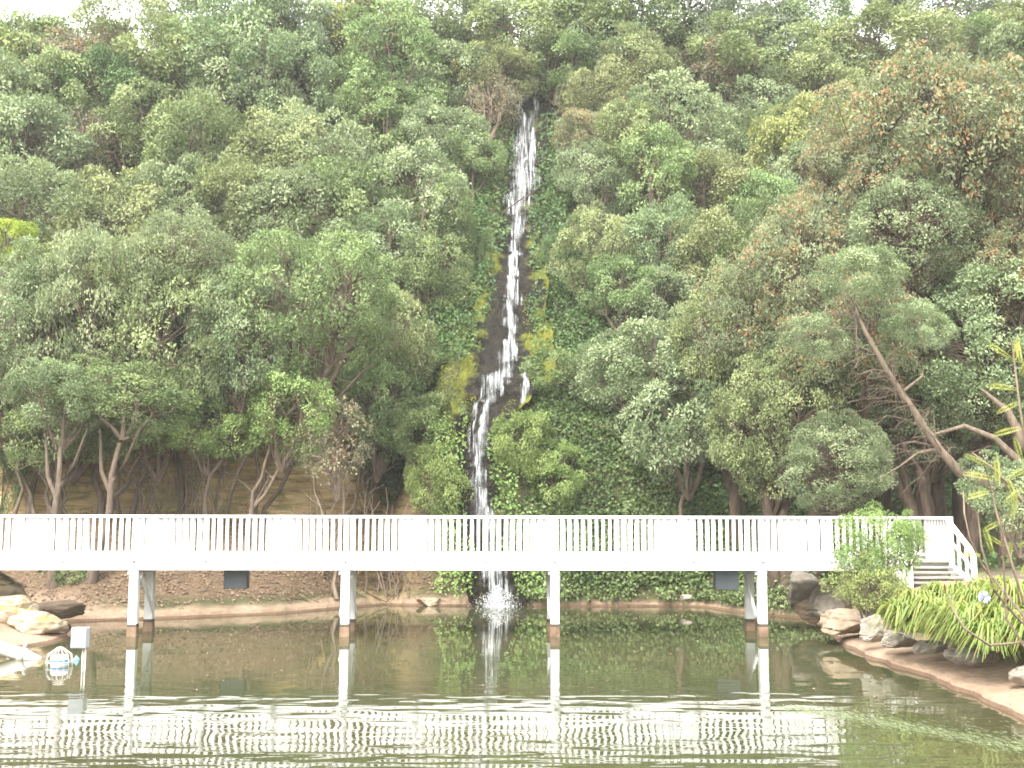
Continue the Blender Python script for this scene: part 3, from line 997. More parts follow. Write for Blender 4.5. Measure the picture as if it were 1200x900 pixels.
c = at(70, 776, 21.7)
cage = empty('wire_cage', (c[0], 21.7, 0))
tag(cage, "domed pale wire cage standing in the water beside the grey box", "cage")
mb = MB()
for k in range(14):
    t = 2 * math.pi * k / 14
    r = 0.235
    mb.tube([(r * math.cos(t), r * math.sin(t), -0.5), (r * math.cos(t), r * math.sin(t), 0.06), (r * 0.88 * math.cos(t), r * 0.88 * math.sin(t), 0.20),
             (0.05 * math.cos(t), 0.05 * math.sin(t), 0.315)], 0.007, 5)
mb.build('ribs', GALV, cage, smooth=True)
for z, r in ((0.06, 0.235), (0.315, 0.05)):
    MB().tube([(r * math.cos(a), r * math.sin(a), z) for a in np.linspace(0, 2 * math.pi, 25)], 0.010, 5, cap=False).build('hoop', GALV, cage, smooth=True)


def lathe(prof, n=20):
    mb = MB()
    o = 0
    for r, z in prof:
        mb.v += [(r * math.cos(2 * math.pi * k / n), r * math.sin(2 * math.pi * k / n), z) for k in range(n)]
    for i in range(len(prof) - 1):
        for k in range(n):
            mb.f.append((i * n + k, i * n + (k + 1) % n, (i + 1) * n + (k + 1) % n, (i + 1) * n + k))
    return mb


fl = empty('float', (c[0], 21.7, 0))
tag(fl, "blue and white plastic float inside the wire cage", "float")
lathe([(0.0, -0.08), (0.10, -0.07), (0.155, -0.02), (0.155, 0.035)]).build('lower_half', WPLAST, fl, smooth=True)
lathe([(0.156, 0.035), (0.160, 0.05), (0.160, 0.09), (0.156, 0.105)]).build('band', BLUE, fl, smooth=True)
lathe([(0.155, 0.105), (0.15, 0.15), (0.10, 0.185), (0.0, 0.19)]).build('upper_half', WPLAST, fl, smooth=True)
c = at(90, 769.5, 22.4)
b = lathe([(0.0, -0.04), (0.045, -0.02), (0.055, 0.015), (0.04, 0.05), (0.015, 0.062), (0.012, 0.085), (0.0, 0.087)], 14).build('buoy', LBLUE, smooth=True)
b.location = (c[0], 22.4, 0.0)
tag(b, "small light blue ball floating between the wire cage and the grey box's posts", "buoy")

a, m_, b_ = at(-60, 742, 22.6), at(27, 769, 22.6), at(47, 777, 22.6)
pipe = empty('pipe', (a[0], a[1], 0))
tag(pipe, "thick weathered white pipe slanting from the left bank into the pond", "pipe")
rel = lambda p: (p[0] - a[0], p[1] - a[1], p[2])
MB().tube([rel(a), rel(m_), rel(b_)], [0.13, 0.13, 0.10], 16).build('barrel', PIPE, pipe, smooth=True)
d = nrm(m_ - a)
MB().tube([rel(m_ - d * 0.06), rel(m_ + d * 0.06)], 0.148, 16).build('collar', PIPE, pipe, 0.01, smooth=True)
MB().tube([rel(m_ + np.array([0.02, -0.02, 0.12])), rel(m_ + np.array([0.06, -0.02, 0.22]))], 0.03, 8).build('valve', PIPE, pipe, smooth=True)

# leaves floating on the pond
g = np.random.default_rng(44)
n = 90
yy = g.uniform(16, 34, n)
xx = g.uniform(-1, 1, n) * np.minimum(6.6, 0.42 * yy)
A = nrm(np.stack([g.normal(size=n), g.normal(size=n), np.zeros(n)], 1))
V, Fq = leaf_quads(np.stack([xx, yy, np.full(n, 0.012)], 1), A, np.tile([0, 0, 1.0], (n, 1)), g.uniform(0.05, 0.11, n), g.uniform(0.03, 0.06, n))
kind(link('floating_leaves', mesh_np('floating_leaves', V, Fq, {'lv': g.uniform(0.4, 1, n), 'pv': g.uniform(0.5, 1, n)}), PAL['litter']), 'stuff',
     "pale fallen leaves floating on the pond")


# ================================================================== ROCKS
def rock(name, loc, size, seed, mat, label, cat='rock', group=None, cuts=3):
    import bmesh
    bm = bmesh.new()
    bmesh.ops.create_icosphere(bm, subdivisions=5, radius=1)
    g = np.random.default_rng(seed)
    p = np.array([v.co[:] for v in bm.verts])
    p = np.sign(p) * np.abs(p) ** 0.55
    for _ in range(12):
        nn, dd = nrm(g.normal(size=3) * np.array([1, 1, 0.7])), g.uniform(0.62, 0.95)
        k = np.maximum(0, p @ nn - dd)
        p = p - nn * k[:, None] * 0.9
    r = 0.16 * fbm(p[:, 0] * 1.5 + seed, p[:, 1] * 1.5 + p[:, 2] * 1.1, 80) + 0.10 * fbm(p[:, 0] * 5 + seed, p[:, 1] * 3 + p[:, 2] * 5, 84)
    r = r - 0.05 * (np.abs((p[:, 2] * 2.2 + 0.4 * fbm(p[:, 0] * 2, p[:, 1] * 2, 86)) % 1 - 0.5) < 0.09)
    p = p * (1 + r)[:, None] * np.array(size)
    for v, q in zip(bm.verts, p):
        v.co = q
    me = bpy.data.meshes.new(name)
    bm.to_mesh(me)
    bm.free()
    me.polygons.foreach_set("use_smooth", np.full(len(me.polygons), True))
    o = link(name, me, mat)
    o.location = loc
    o.rotation_euler = (0, 0, g.uniform(-0.4, 0.4))
    return tag(o, label, cat, group)


RK = [
    ((8, 722), 26.8, (1.1, 0.8, 0.42), MOSSROCK, "large mossy yellow boulder on the left bank at the photo's edge"),
    ((-25, 690), 27.6, (1.0, 0.8, 0.6), MOSSROCK, "pale mossy boulder above the large one on the left bank"),
    ((45, 733), 26.2, (0.65, 0.5, 0.28), MOSSROCK, "low mossy boulder nearest the water on the left bank"),
    ((62, 716), 28.6, (0.8, 0.7, 0.22), SANDROCK, "flat sandstone slab between the boulders and the left tree trunks"),
    ((945, 690), 29.6, (0.55, 0.5, 0.45), GREYROCK, "grey boulder under the bridge's right end, highest of the pile"),
    ((972, 703), 28.3, (0.55, 0.45, 0.40), GREYROCK, "grey boulder under the bridge's right end beside the shrub"),
    ((955, 713), 28.6, (0.5, 0.4, 0.25), SANDROCK, "flat tan rock at the waterline under the bridge's right end"),
    ((990, 727), 25.6, (0.55, 0.75, 0.26), SANDROCK, "smooth tan slab jutting into the water below the green shrub"),
    ((1026, 735), 23.2, (0.26, 0.28, 0.27), GREYROCK, "pale square block ending the low stone wall by the shrub"),
    ((1054, 748), 22.3, (0.34, 0.26, 0.16), GREYROCK, "second pale block along the low stone wall from the shrub"),
    ((1090, 758), 21.1, (0.30, 0.24, 0.13), GREYROCK, "third block along the low stone wall, under the strap leaves"),
    ((1128, 768), 19.9, (0.34, 0.26, 0.15), GREYROCK, "fourth block along the low stone wall, under hanging leaves"),
    ((1210, 792), 17.6, (0.36, 0.26, 0.15), GREYROCK, "fifth block along the low stone wall, at the right edge"),
    ((505, 706), 36.0, (0.45, 0.35, 0.16), SANDROCK, "low red-brown rock at the waterline left of the waterfall's foot"),
    ((428, 702), 36.4, (0.12, 0.10, 0.08), SANDROCK, "small white stone on the shore behind the second bridge pile"),
    ((805, 700), 34.8, (0.20, 0.16, 0.10), GREYROCK, "pale stone in the ivy at the foot of the bank on the right"),
]
for k, ((u, v), Y, sz, mt, lab) in enumerate(RK):
    p = at(u, v, Y)
    rock('boulder' if sz[0] > 0.5 else 'stone', p, sz, 500 + k, mt, lab, group='stones of the low wall' if 'low stone wall' in lab else None)

# ================================================================== GROUND COVER
gapw = lambda x, y: 1 - sstep(-2.2, -1.6, x) * (1 - sstep(0.9, 1.5, x))
scatter('undergrowth', 60000, (-26, 26, 40.2, 62), lambda x, y, z: (0.45 + 0.55 * fbm(x * 0.4, y * 0.4, 90)) * gapw(x, y), 0.17, 'dark', (0.0, 0.25),
        "dark undergrowth covering the slope between the trees", clump=0.7, seed=1)
scatter('undergrowth', 16000, (6.8, 24, 31.5, 41), lambda x, y, z: sstep(0.6, 1.0, z) * (0.6 + 0.4 * fbm(x * 0.4, y * 0.4, 97)), 0.17, 'dark', (0.0, 0.3),
        "dark undergrowth beneath the big trees on the right bank", clump=0.9, seed=11)
scatter('undergrowth', 9000, (-26, -4, 36.6, 41), lambda x, y, z: sstep(5.0, 5.8, z) * (0.6 + 0.4 * fbm(x * 0.4, y * 0.4, 98)), 0.15, 'green', (0.0, 0.3),
        "green undergrowth along the top of the sandstone cliff", clump=0.8, seed=12)
scatter('ivy', 26000, (0.15, 7.2, 36.0, 41.5), lambda x, y, z: sstep(0.4, 0.8, z) * sstep(0.3, 0.9, x + 0.25 * z * (z < 6) * 0 + 0.3 * fbm(z, x, 92)), 0.115, 'ivy', (0.02, 0.22),
        "dark green ivy covering the cliff to the right of the waterfall", aspect=0.85, clump=0.5, seed=2)
scatter('ivy', 9000, (-3.6, -1.0, 40.0, 50.5), lambda x, y, z: (0.7 + 0.3 * fbm(x, y, 93)), 0.115, 'ivy', (0.02, 0.2),
        "dark ivy hanging on the cliff left of the upper waterfall", aspect=0.85, clump=0.4, seed=3)
scatter('ivy', 6000, (0.9, 3.2, 40.5, 50.5), lambda x, y, z: (0.7 + 0.3 * fbm(x, y, 94)), 0.12, 'ivy', (0.02, 0.2),
        "dark ivy beside the upper waterfall on its right", aspect=0.85, clump=0.4, seed=4)
scatter('ground_cover', 12000, (0.3, 8.8, 31.6, 36.8), lambda x, y, z: sstep(0.12, 0.24, z) * (1 - 0.9 * sstep(3.7, 3.9, x) * (1 - sstep(4.3, 4.5, x))), 0.10, 'green', (0.02, 0.3),
        "leafy green ground cover on the bank right of the waterfall's foot", aspect=0.8, clump=0.4, seed=5)
scatter('leaf_litter', 14000, (-14, -1.6, 30.4, 37.5), lambda x, y, z: sstep(0.18, 0.5, z) * (1 - sstep(2.9, 3.4, z)) * (0.55 + 0.45 * fbm(x, y, 95)), 0.085, 'litter', (0.005, 0.05),
        "dry brown fallen leaves on the slope behind the bridge", seed=6, flat=True)
scatter('shore_weeds', 2600, (-14, 8, 30.4, 36.6), lambda x, y, z: sstep(0.20, 0.30, z) * (1 - sstep(0.5, 0.8, z)) * sstep(0.0, 0.5, fbm(x * 0.8, y * 0.8, 99)), 0.13, 'olive', (0.0, 0.1),
        "weedy tufts along the top of the far shore", aspect=0.25, up=0.0, seed=13)
scatter('moss', 5000, (-2.6, -1.2, 36.2, 40.5), lambda x, y, z: sstep(0.5, 1.2, z) * (0.55 + 0.7 * fbm(x * 1.3, z * 0.9, 96)), 0.05, 'mossy', (0.0, 0.06),
        "yellow-green moss on the rock left of the waterfall", seed=7)


# ================================================================== BUSHES
def bush(u, v, w, h, pal, label, Y, proto, cat='bush', group=None, depth=0.9):
    c = at(u, v, Y)
    z0 = float(terrain(c[0], c[1]))
    root = empty('bush', (c[0], c[1], z0))
    tag(root, label, cat, group)
    cr, br = proto
    for nm, me, mt in (('foliage', cr, PAL[pal]), ('stems', br, BARK)):
        o = link(nm, me, mt, root)
        o.location = (0, 0, c[2] - z0)
        s = w / 2 / F * Y / 0.88
        o.scale = (s, s * depth, h / 2 / F * Y / 0.78)
        o.rotation_euler = (0, 0, random.uniform(0, 6.28))
    return root


GB = "bushes on the cliff beside the waterfall"
bush(612, 532, 84, 104, 'lime', "bright green bush on the ledge just right of the lower waterfall", 37.3, SMALL[0], group=GB)
bush(655, 455, 90, 80, 'green', "green bush on the cliff right of the waterfall's small side fall", 39.3, SMALL[3], group=GB)
bush(665, 560, 80, 80, 'lime', "green bush at the foot of the ivy wall right of the lower waterfall", 37.0, SMALL[2], group=GB)
bush(512, 575, 80, 110, 'lime', "bright green bush directly left of the lower waterfall behind the railing", 36.8, SMALL[4], group=GB)
bush(500, 505, 90, 90, 'green', "green bush left of the waterfall below the mossy rock", 38.2, SMALL[1], group=GB)
bush(480, 430, 80, 80, 'olive', "olive bush left of the waterfall beside the mossy rock", 40.0, SMALL[5], group=GB)
bush(565, 330, 34, 120, 'ivy', "dark creeper-covered bush left of the middle waterfall", 43.6, SMALL[6], group=GB)
bush(655, 320, 60, 110, 'ivy', "dark creeper-covered bush right of the middle waterfall", 43.5, SMALL[7], group=GB)
make_tree(10, 286, 66, 60, 'bright', "bright yellow leafy small tree at the left edge halfway up the hill", SMALL[2], Y=37.6)
GI = "ivy clumps under the bridge"
bush(62, 678, 84, 58, 'ivy', "dark ivy clump between the two leftmost trunks under the bridge", 32.8, FINE[0], group=GI)
bush(92, 692, 52, 56, 'green', "green ferny clump hanging over the left shore under the bridge", 31.9, FINE[1], group=GI)
bush(130, 678, 62, 46, 'ivy', "dark ivy clump right of the second trunk under the bridge", 33.2, FINE[0], group=GI)
bush(5, 540, 50, 110, 'dark', "dark glossy bush at the left edge beside the pale trunk", 35.5, SMALL[6])

# ================================================================== TREES ON THE HILL
ROWS = [
    ("just below the skyline row", [
        (-20, 120, 110, 90, 'olive'), (48, 100, 105, 85, 'grey'), (118, 95, 100, 80, 'green'), (190, 88, 105, 85, 'olive'), (255, 85, 105, 85, 'grey'), (318, 88, 100, 85, 'green'),
        (385, 85, 100, 85, 'grey'), (440, 82, 95, 80, 'olive'), (500, 85, 100, 85, 'grey'), (560, 82, 90, 75, 'olive'),
        (660, 78, 80, 75, 'green'), (715, 72, 100, 80, 'grey'), (775, 70, 100, 80, 'olive'), (840, 78, 105, 80, 'grey'), (905, 85, 105, 80, 'olive'), (965, 88, 105, 75, 'grey'),
        (1030, 66, 110, 80, 'olive'), (1090, 80, 110, 80, 'brown'), (1150, 78, 110, 80, 'green'), (1215, 85, 110, 90, 'grey')]),
    ("on the skyline", [
        (-25, 95, 120, 100, 'yellow'), (32, 78, 110, 95, 'olive'), (98, 60, 110, 80, 'brown'), (175, 62, 100, 90, 'olive'), (228, 38, 120, 100, 'grey'),
        (298, 45, 100, 100, 'grey'), (352, 48, 95, 100, 'blue'), (418, 52, 95, 90, 'yellow'), (468, 50, 90, 90, 'green'), (530, 40, 120, 100, 'grey'),
        (596, 36, 115, 85, 'olive'),
        (646, 26, 105, 78, 'green'), (690, 40, 90, 90, 'olive'), (735, 28, 100, 90, 'green'), (800, 30, 110, 90, 'grey'), (868, 45, 110, 90, 'blue'), (935, 45, 100, 90, 'grey'), (990, 52, 80, 70, 'olive'),
        (1100, 28, 130, 80, 'blue'), (1175, 38, 110, 70, 'yellow'), (1240, 60, 120, 90, 'olive')]),
    ("in the second row below the skyline", [
        (-10, 150, 130, 110, 'grey'), (62, 128, 110, 100, 'olive'), (135, 122, 90, 85, 'dark'), (205, 118, 115, 90, 'grey'), (270, 118, 110, 95, 'grey'),
        (345, 115, 110, 95, 'grey'), (405, 118, 100, 90, 'green'), (465, 105, 100, 90, 'green'), (530, 108, 105, 90, 'grey'), (580, 122, 75, 70, 'brown*'),
        (690, 110, 90, 80, 'olive'), (755, 100, 110, 90, 'olive'), (825, 105, 110, 90, 'brown'), (890, 115, 110, 90, 'grey'), (950, 118, 105, 85, 'olive')]),
    ("in the third row below the skyline", [
        (20, 195, 130, 110, 'grey'), (95, 190, 110, 95, 'brown*'), (165, 185, 120, 105, 'olive'), (245, 190, 115, 100, 'green'), (320, 178, 115, 100, 'olive'),
        (385, 185, 110, 100, 'grey'), (450, 172, 110, 90, 'green'), (520, 168, 105, 90, 'grey'), (555, 195, 70, 70, 'green'),
        (690, 160, 85, 80, 'rusty'), (745, 165, 105, 90, 'olive'), (815, 165, 110, 95, 'grey'), (885, 170, 110, 95, 'green'), (945, 160, 90, 90, 'yellow')]),
    ("in the fourth row below the skyline", [
        (60, 262, 130, 110, 'grey'), (135, 255, 115, 100, 'olive'), (205, 262, 110, 100, 'grey'), (285, 250, 115, 100, 'olive'), (355, 250, 115, 100, 'grey'),
        (425, 240, 110, 100, 'green'), (490, 238, 105, 100, 'grey'), (535, 270, 75, 80, 'green'),
        (690, 225, 95, 95, 'grey'), (755, 230, 110, 100, 'green'), (825, 235, 115, 100, 'olive'), (890, 245, 110, 100, 'green'), (945, 240, 80, 90, 'grey')]),
    ("in the fifth row below the skyline", [
        (395, 305, 120, 100, 'grey'), (455, 310, 115, 100, 'grey'), (508, 330, 90, 95, 'green'), (330, 300, 110, 90, 'grey'),
        (700, 290, 100, 100, 'olive'), (765, 300, 110, 100, 'grey'), (830, 310, 110, 100, 'olive'), (720, 355, 90, 90, 'green'), (790, 370, 115, 110, 'grey'), (870, 320, 100, 110, 'green')]),
]
TONE = {'grey': "grey-green", 'green': "mid-green", 'olive': "olive", 'yellow': "yellowish green", 'dark': "dark green", 'blue': "blue-green",
        'rusty': "rusty-budded", 'brown': "brownish", 'brown*': "brown twiggy half-bare", 'olive*': "pale olive half-bare"}
NTH = ["first", "second", "third", "fourth", "fifth", "sixth", "seventh", "eighth", "ninth", "tenth", "eleventh", "twelfth"]
pk = 0
for rowname, items in ROWS:
    for side in (-1, 1):
        lst = sorted([t for t in items if (t[0] - 620) * side > 0], key=lambda t: abs(t[0] - 620))
        for k, (u, v, w, h, pal) in enumerate(lst):
            sparse = pal.endswith('*')
            proto = SPARSE[pk % 3] if sparse else SMALL[(pk * 5) % 8]
            pk += 1
            word = "left" if side < 0 else "right"
            lab = f"{TONE[pal]} tree {rowname}, {NTH[k]} {word} of the waterfall"
            jv = float(rng.uniform(-20, 20)) if 'skyline' not in rowname[:12] else float(rng.uniform(-12, 4))
            if rowname == 'on the skyline' and (u < 170 or 370 < u < 505 or 935 < u < 1050):
                jv += 16
            js = float(rng.uniform(0.92, 1.42))
            if abs(u - 620) < 110:
                js = min(js, 1.05)
            make_tree(u + float(rng.uniform(-10, 10)), v + jv, w * js * (1.2 if 'skyline' in rowname[:24] else 1.0), h * js * (1.25 if rowname == 'on the skyline' else 1.1), pal.rstrip('*'), lab, proto, group="trees covering the hillside", barkm=TWIG if sparse else BARK)

# ------------------------------------------------------------------ front trees, left of the waterfall
GL = "trees along the foot of the hill"
FL = [
    (20, 412, 190, 185, 'grey', 37.2, 2, 28, "grey-green tree at the left edge with a straight pale trunk behind the railing", BARK_P),
    (105, 390, 190, 240, 'grey', 37.6, 3, 70, "grey-green tree with forked reddish trunks, second from the left edge", BARK),
    (195, 365, 190, 200, 'olive', 38.2, 3, 150, "olive-topped tree with thin dark stems, third from the left edge", BARK),
    (185, 470, 130, 120, 'green', 37.0, 2, 130, "low green tree in front of the sandstone cliff", BARK),
    (265, 400, 150, 180, 'grey', 37.6, 3, 262, "silvery-topped tree above the two crossing trunks left of centre", BARK),
    (370, 360, 190, 170, 'green', 38.6, 3, 300, "broad rounded green tree right of the silvery one", BARK),
    (335, 480, 115, 90, 'lime', 36.4, 2, 290, "fresh bright green small tree leaning right before the cliff", BARK_P),
    (245, 495, 100, 75, 'lime', 36.3, 1, 240, "small bright green sapling at the cliff foot, left of the leaning one", BARK),
    (70, 500, 110, 90, 'green', 36.4, 2, 75, "low mid-green tree crown around the reddish trunks at the left", BARK),
    (395, 505, 110, 100, 'brown', 36.9, 2, 395, "brown-tinged low tree just above the railing, left of the waterfall bushes", TWIG),
    (70, 340, 120, 100, 'grey', 38.0, 1, 40, "grey-green tree to the lower right of the bright yellow small tree at the left edge", BARK),
    (120, 325, 160, 120, 'olive', 38.4, 1, 120, "olive-grey tree top rising behind the forked reddish trunks", BARK),
    (215, 310, 150, 120, 'grey', 38.8, 1, 215, "grey tree top behind the silvery tree at left", BARK),
    (445, 400, 140, 150, 'olive', 39.6, 2, 430, "olive tree whose bare brown twigs hang left of the mossy rock", TWIG),
    (440, 470, 110, 120, 'green', 38.4, 2, 420, "dull green tree above the brown thicket left of the waterfall", BARK),
]
for k, (u, v, w, h, pal, Y, nt, bu, lab, bm_) in enumerate(FL):
    v, h = v + 14, h * 1.2
    Y = 34.7 + (Y - 36.3) * 0.55 if u < 420 else Y
    big = w > 140
    make_tree(u, v, w, h, pal, lab, BIG[k % 4] if big else SPARSE[1] if pal == 'brown' else FEATHER[k % 2] if pal == 'lime' else SMALL[(k * 3) % 8], Y=Y, trunks=nt, base_uv=bu, barkm=bm_, group=GL, spread=0.55, trunk_r=0.09 if nt > 1 else 0.10)
# thicket of bare stems
g = np.random.default_rng(77)
for j, (u, Y, lab) in enumerate(((385, 35.6, "thicket of bare brown stems under the trees, left one"), (440, 36.3, "thicket of bare brown stems nearest the waterfall"),
                                 (200, 35.3, "thicket of bare thin stems before the yellow sandstone cliff"))):
    p = at(u, 600, Y)
    z0 = float(terrain(p[0], Y)) - 0.1
    mb = MB()
    for k in range(26):
        x, y = g.normal(0, 0.75), g.normal(0, 0.3)
        hgt = g.uniform(1.2, 3.4)
        lean = g.normal(0, 0.35, 2)
        pts = [(x + lean[0] * t * hgt * 0.5 + g.normal(0, 0.05), y + lean[1] * t * 0.5, t * hgt) for t in np.linspace(0, 1, 7)]
        r0 = g.uniform(0.012, 0.035)
        mb.tube(pts, np.linspace(r0, r0 * 0.4, 7), 5, cap=False)
        for q in range(3):
            i = g.integers(2, 6)
            a0 = np.array(pts[i])
            dd = np.array([g.normal(), g.normal() * 0.5, g.uniform(0.0, 1.0)]) * 0.45
            mb.tube([a0, a0 + dd * 0.5 + g.normal(0, 0.04, 3), a0 + dd + np.array([0, 0, -0.05])], [r0 * 0.5, r0 * 0.4, r0 * 0.2], 4, cap=False)
    o = mb.build('bare_shrub', TWIG if j < 2 else BARK, smooth=True)
    o.location = (p[0], Y, z0)
    tag(o, lab, "shrub", "bare stem thickets")
g = np.random.default_rng(88)
mb = MB()
for k in range(34):                          # roots and fallen sticks on the litter slope
    u, v = g.uniform(120, 530), g.uniform(668, 704)
    d_ = ray(u, v)
    Y = hit(u, v, 29.5, 40)
    p = np.array([d_[0] * Y / d_[1], Y, 0])
    a_ = g.uniform(0, math.pi)
    ln = g.uniform(0.3, 1.3)
    q = []
    for t in np.linspace(0, 1, 6):
        x, y = p[0] + math.cos(a_) * ln * t + g.normal(0, 0.03), p[1] + math.sin(a_) * ln * t * 0.6 + g.normal(0, 0.02)
        q.append((x, y, float(terrain(x, y)) + 0.015))
    mb.tube(q, np.linspace(1, 0.4, 6) * g.uniform(0.008, 0.028), 5, cap=False)
kind(mb.build('twig_litter', BARK, smooth=True), 'stuff', "fallen sticks and roots on the brown slope behind the bridge")
# two trunks seen under the bridge on the left
for (u, Y, lean, lab) in ((63, 31.5, -0.15, "dark leafless trunk under the bridge, nearest the left edge"), (106, 31.8, 0.5, "leaning brown trunk under the bridge, second from the left edge")):
    p = at(u, 690, Y)
    z0 = float(terrain(p[0], Y)) - 0.15
    e = empty('tree', (p[0], Y, z0))
    tag(e, lab, "tree", "trunks under the bridge")
    MB().tube([(0, 0, 0), (lean * 0.3, 0, 0.8), (lean * 0.8, 0.1, 2.0), (lean * 0.7, 0.3, 3.0), (lean * 1.0, 0.4, 3.9)], [0.19, 0.12, 0.095, 0.08, 0.055], 9, cap=False).tube(
        [(lean * 0.75, 0.2, 2.5), (lean * 0.75 - 0.35, 0.4, 3.1), (lean * 0.8 - 0.5, 0.5, 4.3)], [0.08, 0.06, 0.03], 7, cap=False).tube(
        [(lean * 0.7, 0.25, 2.8), (lean * 0.7 + 0.4, 0.3, 3.4), (lean * 0.8 + 0.65, 0.5, 4.4)], [0.07, 0.05, 0.03], 7, cap=False).build('trunk', BARK, e, smooth=True)
    for nm, me, mt in (('crown', SMALL[1 if lean < 0 else 6][0], PAL['grey' if lean < 0 else 'green']), ('limbs', SMALL[1 if lean < 0 else 6][1], BARK)):
        o = link(nm, me, mt, e)
        o.location = (lean * 1.0, 0.6, 5.2)
        o.scale = (1.6, 1.4, 1.5) if lean < 0 else (2.1, 1.5, 1.35)
        o.rotation_euler = (0, 0, 2.0 + 3 * lean)

# ------------------------------------------------------------------ front trees, right of the waterfall
GR = "big trees on the right bank"
FRT = [
    (745, 435, 130, 120, 'grey', 37.6, 1, 702, "grey-green tree leaning over the ivy wall right of the waterfall", BARK, 1),
    (800, 500, 140, 150, 'grey', 36.2, 1, 790, "pale grey-green tree above the bridge, right of the ivy wall", BARK, 0),
    (860, 400, 150, 190, 'olive', 36.0, 2, 860, "pale olive tree hanging down between the ivy wall and the rusty tree", BARK_D, 0),
    (905, 500, 150, 190, 'olive', 33.2, 2, 910, "grey-green tree with drooping foliage just above the bridge's right part", BARK_D, 0),
    (945, 330, 190, 220, 'rusty', 34.2, 2, 960, "pale rusty-budded tree left of the tallest tree", BARK_D, 2),
    (1085, 175, 270, 270, 'rusty', 34.5, 3, 1105, "tallest rusty-budded tree on the right with dark trunks showing", BARK_D, 3),
    (1205, 210, 200, 260, 'rusty', 33.0, 2, 1190, "rusty-budded tree at the photo's right edge", BARK_D, 1),
    (1015, 420, 190, 200, 'rusty', 32.4, 2, 1080, "grey-green tree with bare hanging twigs inside, over the bridge's end", BARK_D, 1),
    (1150, 400, 240, 200, 'grey', 33.5, 3, 1130, "dense grey-green tree over the steps with thick dark trunks", BARK_D, 2),
    (985, 545, 150, 120, 'grey', 30.2, 1, 1010, "low silvery tree touching the bridge railing by the steps", BARK_D, 0),
    (1070, 300, 200, 180, 'grey', 33.6, 1, 1075, "grey-green tree filling the gap beneath the tallest rusty tree", BARK_D, 0),
    (1175, 330, 190, 170, 'rusty', 33.2, 1, 1175, "rusty-budded lower tree at the right edge behind the yellow-tipped shrub", BARK_D, 3),
    (960, 430, 150, 170, 'grey', 33.0, 1, 955, "silvery grey tree left of the slanting limb", BARK_D, 0),
    (1090, 490, 170, 130, 'grey', 33.8, 1, 1090, "shaded grey-green tree behind the slanting limb", BARK_D, 1),
    (1020, 215, 150, 170, 'rusty', 35.0, 1, 1030, "rusty-budded tree left of and below the tallest tree's top", BARK_D, 2),
    (1195, 590, 110, 110, 'grey', 26.5, 1, 1230, "grey-leaved tree at the right edge beyond the steps", BARK, 3),
]
for k, (u, v, w, h, pal, Y, nt, bu, lab, bm_, pi) in enumerate(FRT):
    big = w > 145
    make_tree(u, v, w, h, pal, lab, BIG[pi] if big else SMALL[(k * 3 + 1) % 8], Y=Y, trunks=nt, base_uv=bu, barkm=bm_, group=GR, spread=0.4, trunk_r=0.24 if big else 0.12)

# old leaning tree whose pale limb crosses in front of the foliage
Yl = 27.5
pts = [at(1290, 640, Yl + 0.6), at(1235, 590, Yl + .2), at(1190, 578, Yl), at(1160, 568, Yl), at(1125, 553, Yl), at(1100, 525, Yl), at(1070, 480, Yl), at(1040, 435, Yl), at(1012, 385, Yl), at(998, 352, Yl)]
bz = float(terrain(pts[0][0], Yl + 0.6)) - 0.1
e = empty('tree', (pts[0][0], Yl + 0.6, bz))
tag(e, "old leaning tree whose long pale limb slants up left above the steps", "tree", GR)
o0 = np.array([pts[0][0], Yl + 0.6, bz])
MB().tube([(0.3, 0, 0)] + [p - o0 for p in pts], [0.35, 0.28, 0.24, 0.17, 0.15, 0.12, 0.10, 0.085, 0.07, 0.05, 0.025], 10, cap=False).build('trunk', BARK_P, e, smooth=True)
for path, r0 in (([(1215, 585), (1195, 540), (1165, 512), (1130, 498), (1095, 508), (1070, 512)], 0.12), ([(1240, 560), (1200, 520), (1180, 480), (1150, 455)], 0.2),
                 ([(1100, 525), (1075, 530), (1055, 545), (1030, 560)], 0.05), ([(1055, 460), (1080, 440), (1085, 410), (1075, 380)], 0.04)):
    mb = MB()
    q = [at(u, v, Yl + 0.15 * i * 0.5) - o0 for i, (u, v) in enumerate(path)]
    mb.tube(q, np.linspace(r0, r0 * 0.15, len(q)), 8, cap=False)
    mb.build('limb', BARK_P, e, smooth=True)
mb = MB()
g = np.random.default_rng(12)
for k in range(48):                          # dead twigs hanging from the limb
    i = g.integers(4, 9)
    t = g.random()
    a0 = pts[i] * (1 - t) + pts[i + 1] * t - o0
    dd = np.array([-abs(g.normal(0.5, 0.5)), g.normal(0, 0.5), g.normal(-0.05, 0.6)]) * g.uniform(0.5, 1.7)
    if g.random() < 0.3:
        dd[0] *= -0.8
    q = [a0, a0 + dd * 0.4 + np.array([0, 0, 0.12]), a0 + dd * 0.75 + np.array([0, 0, 0.05]), a0 + dd + np.array([0, 0, -0.18])]
    mb.tube(q, [0.017, 0.012, 0.008, 0.004], 4, cap=False)
    for j in range(3):
        d2 = np.array([g.normal(-0.2, 0.3), g.normal(0, 0.2), g.normal(-0.1, 0.25)])
        b0 = q[1 + j % 2]
        mb.tube([b0, b0 + d2 * 0.5, b0 + d2 + np.array([0, 0, -0.08])], [0.01, 0.008, 0.003], 3, cap=False)
mb.build('dead_twigs', BARK, e, smooth=True)
for u, v, sc in ((1000, 325, 1.2), (955, 400, 0.9), (1075, 385, 0.95)):
    o = link('crown', SMALL[int(u) % 8][0], PAL['grey'], e)
    o.location = at(u, v, Yl + 0.9) - o0
    o.scale = (sc, sc, sc * 0.9)

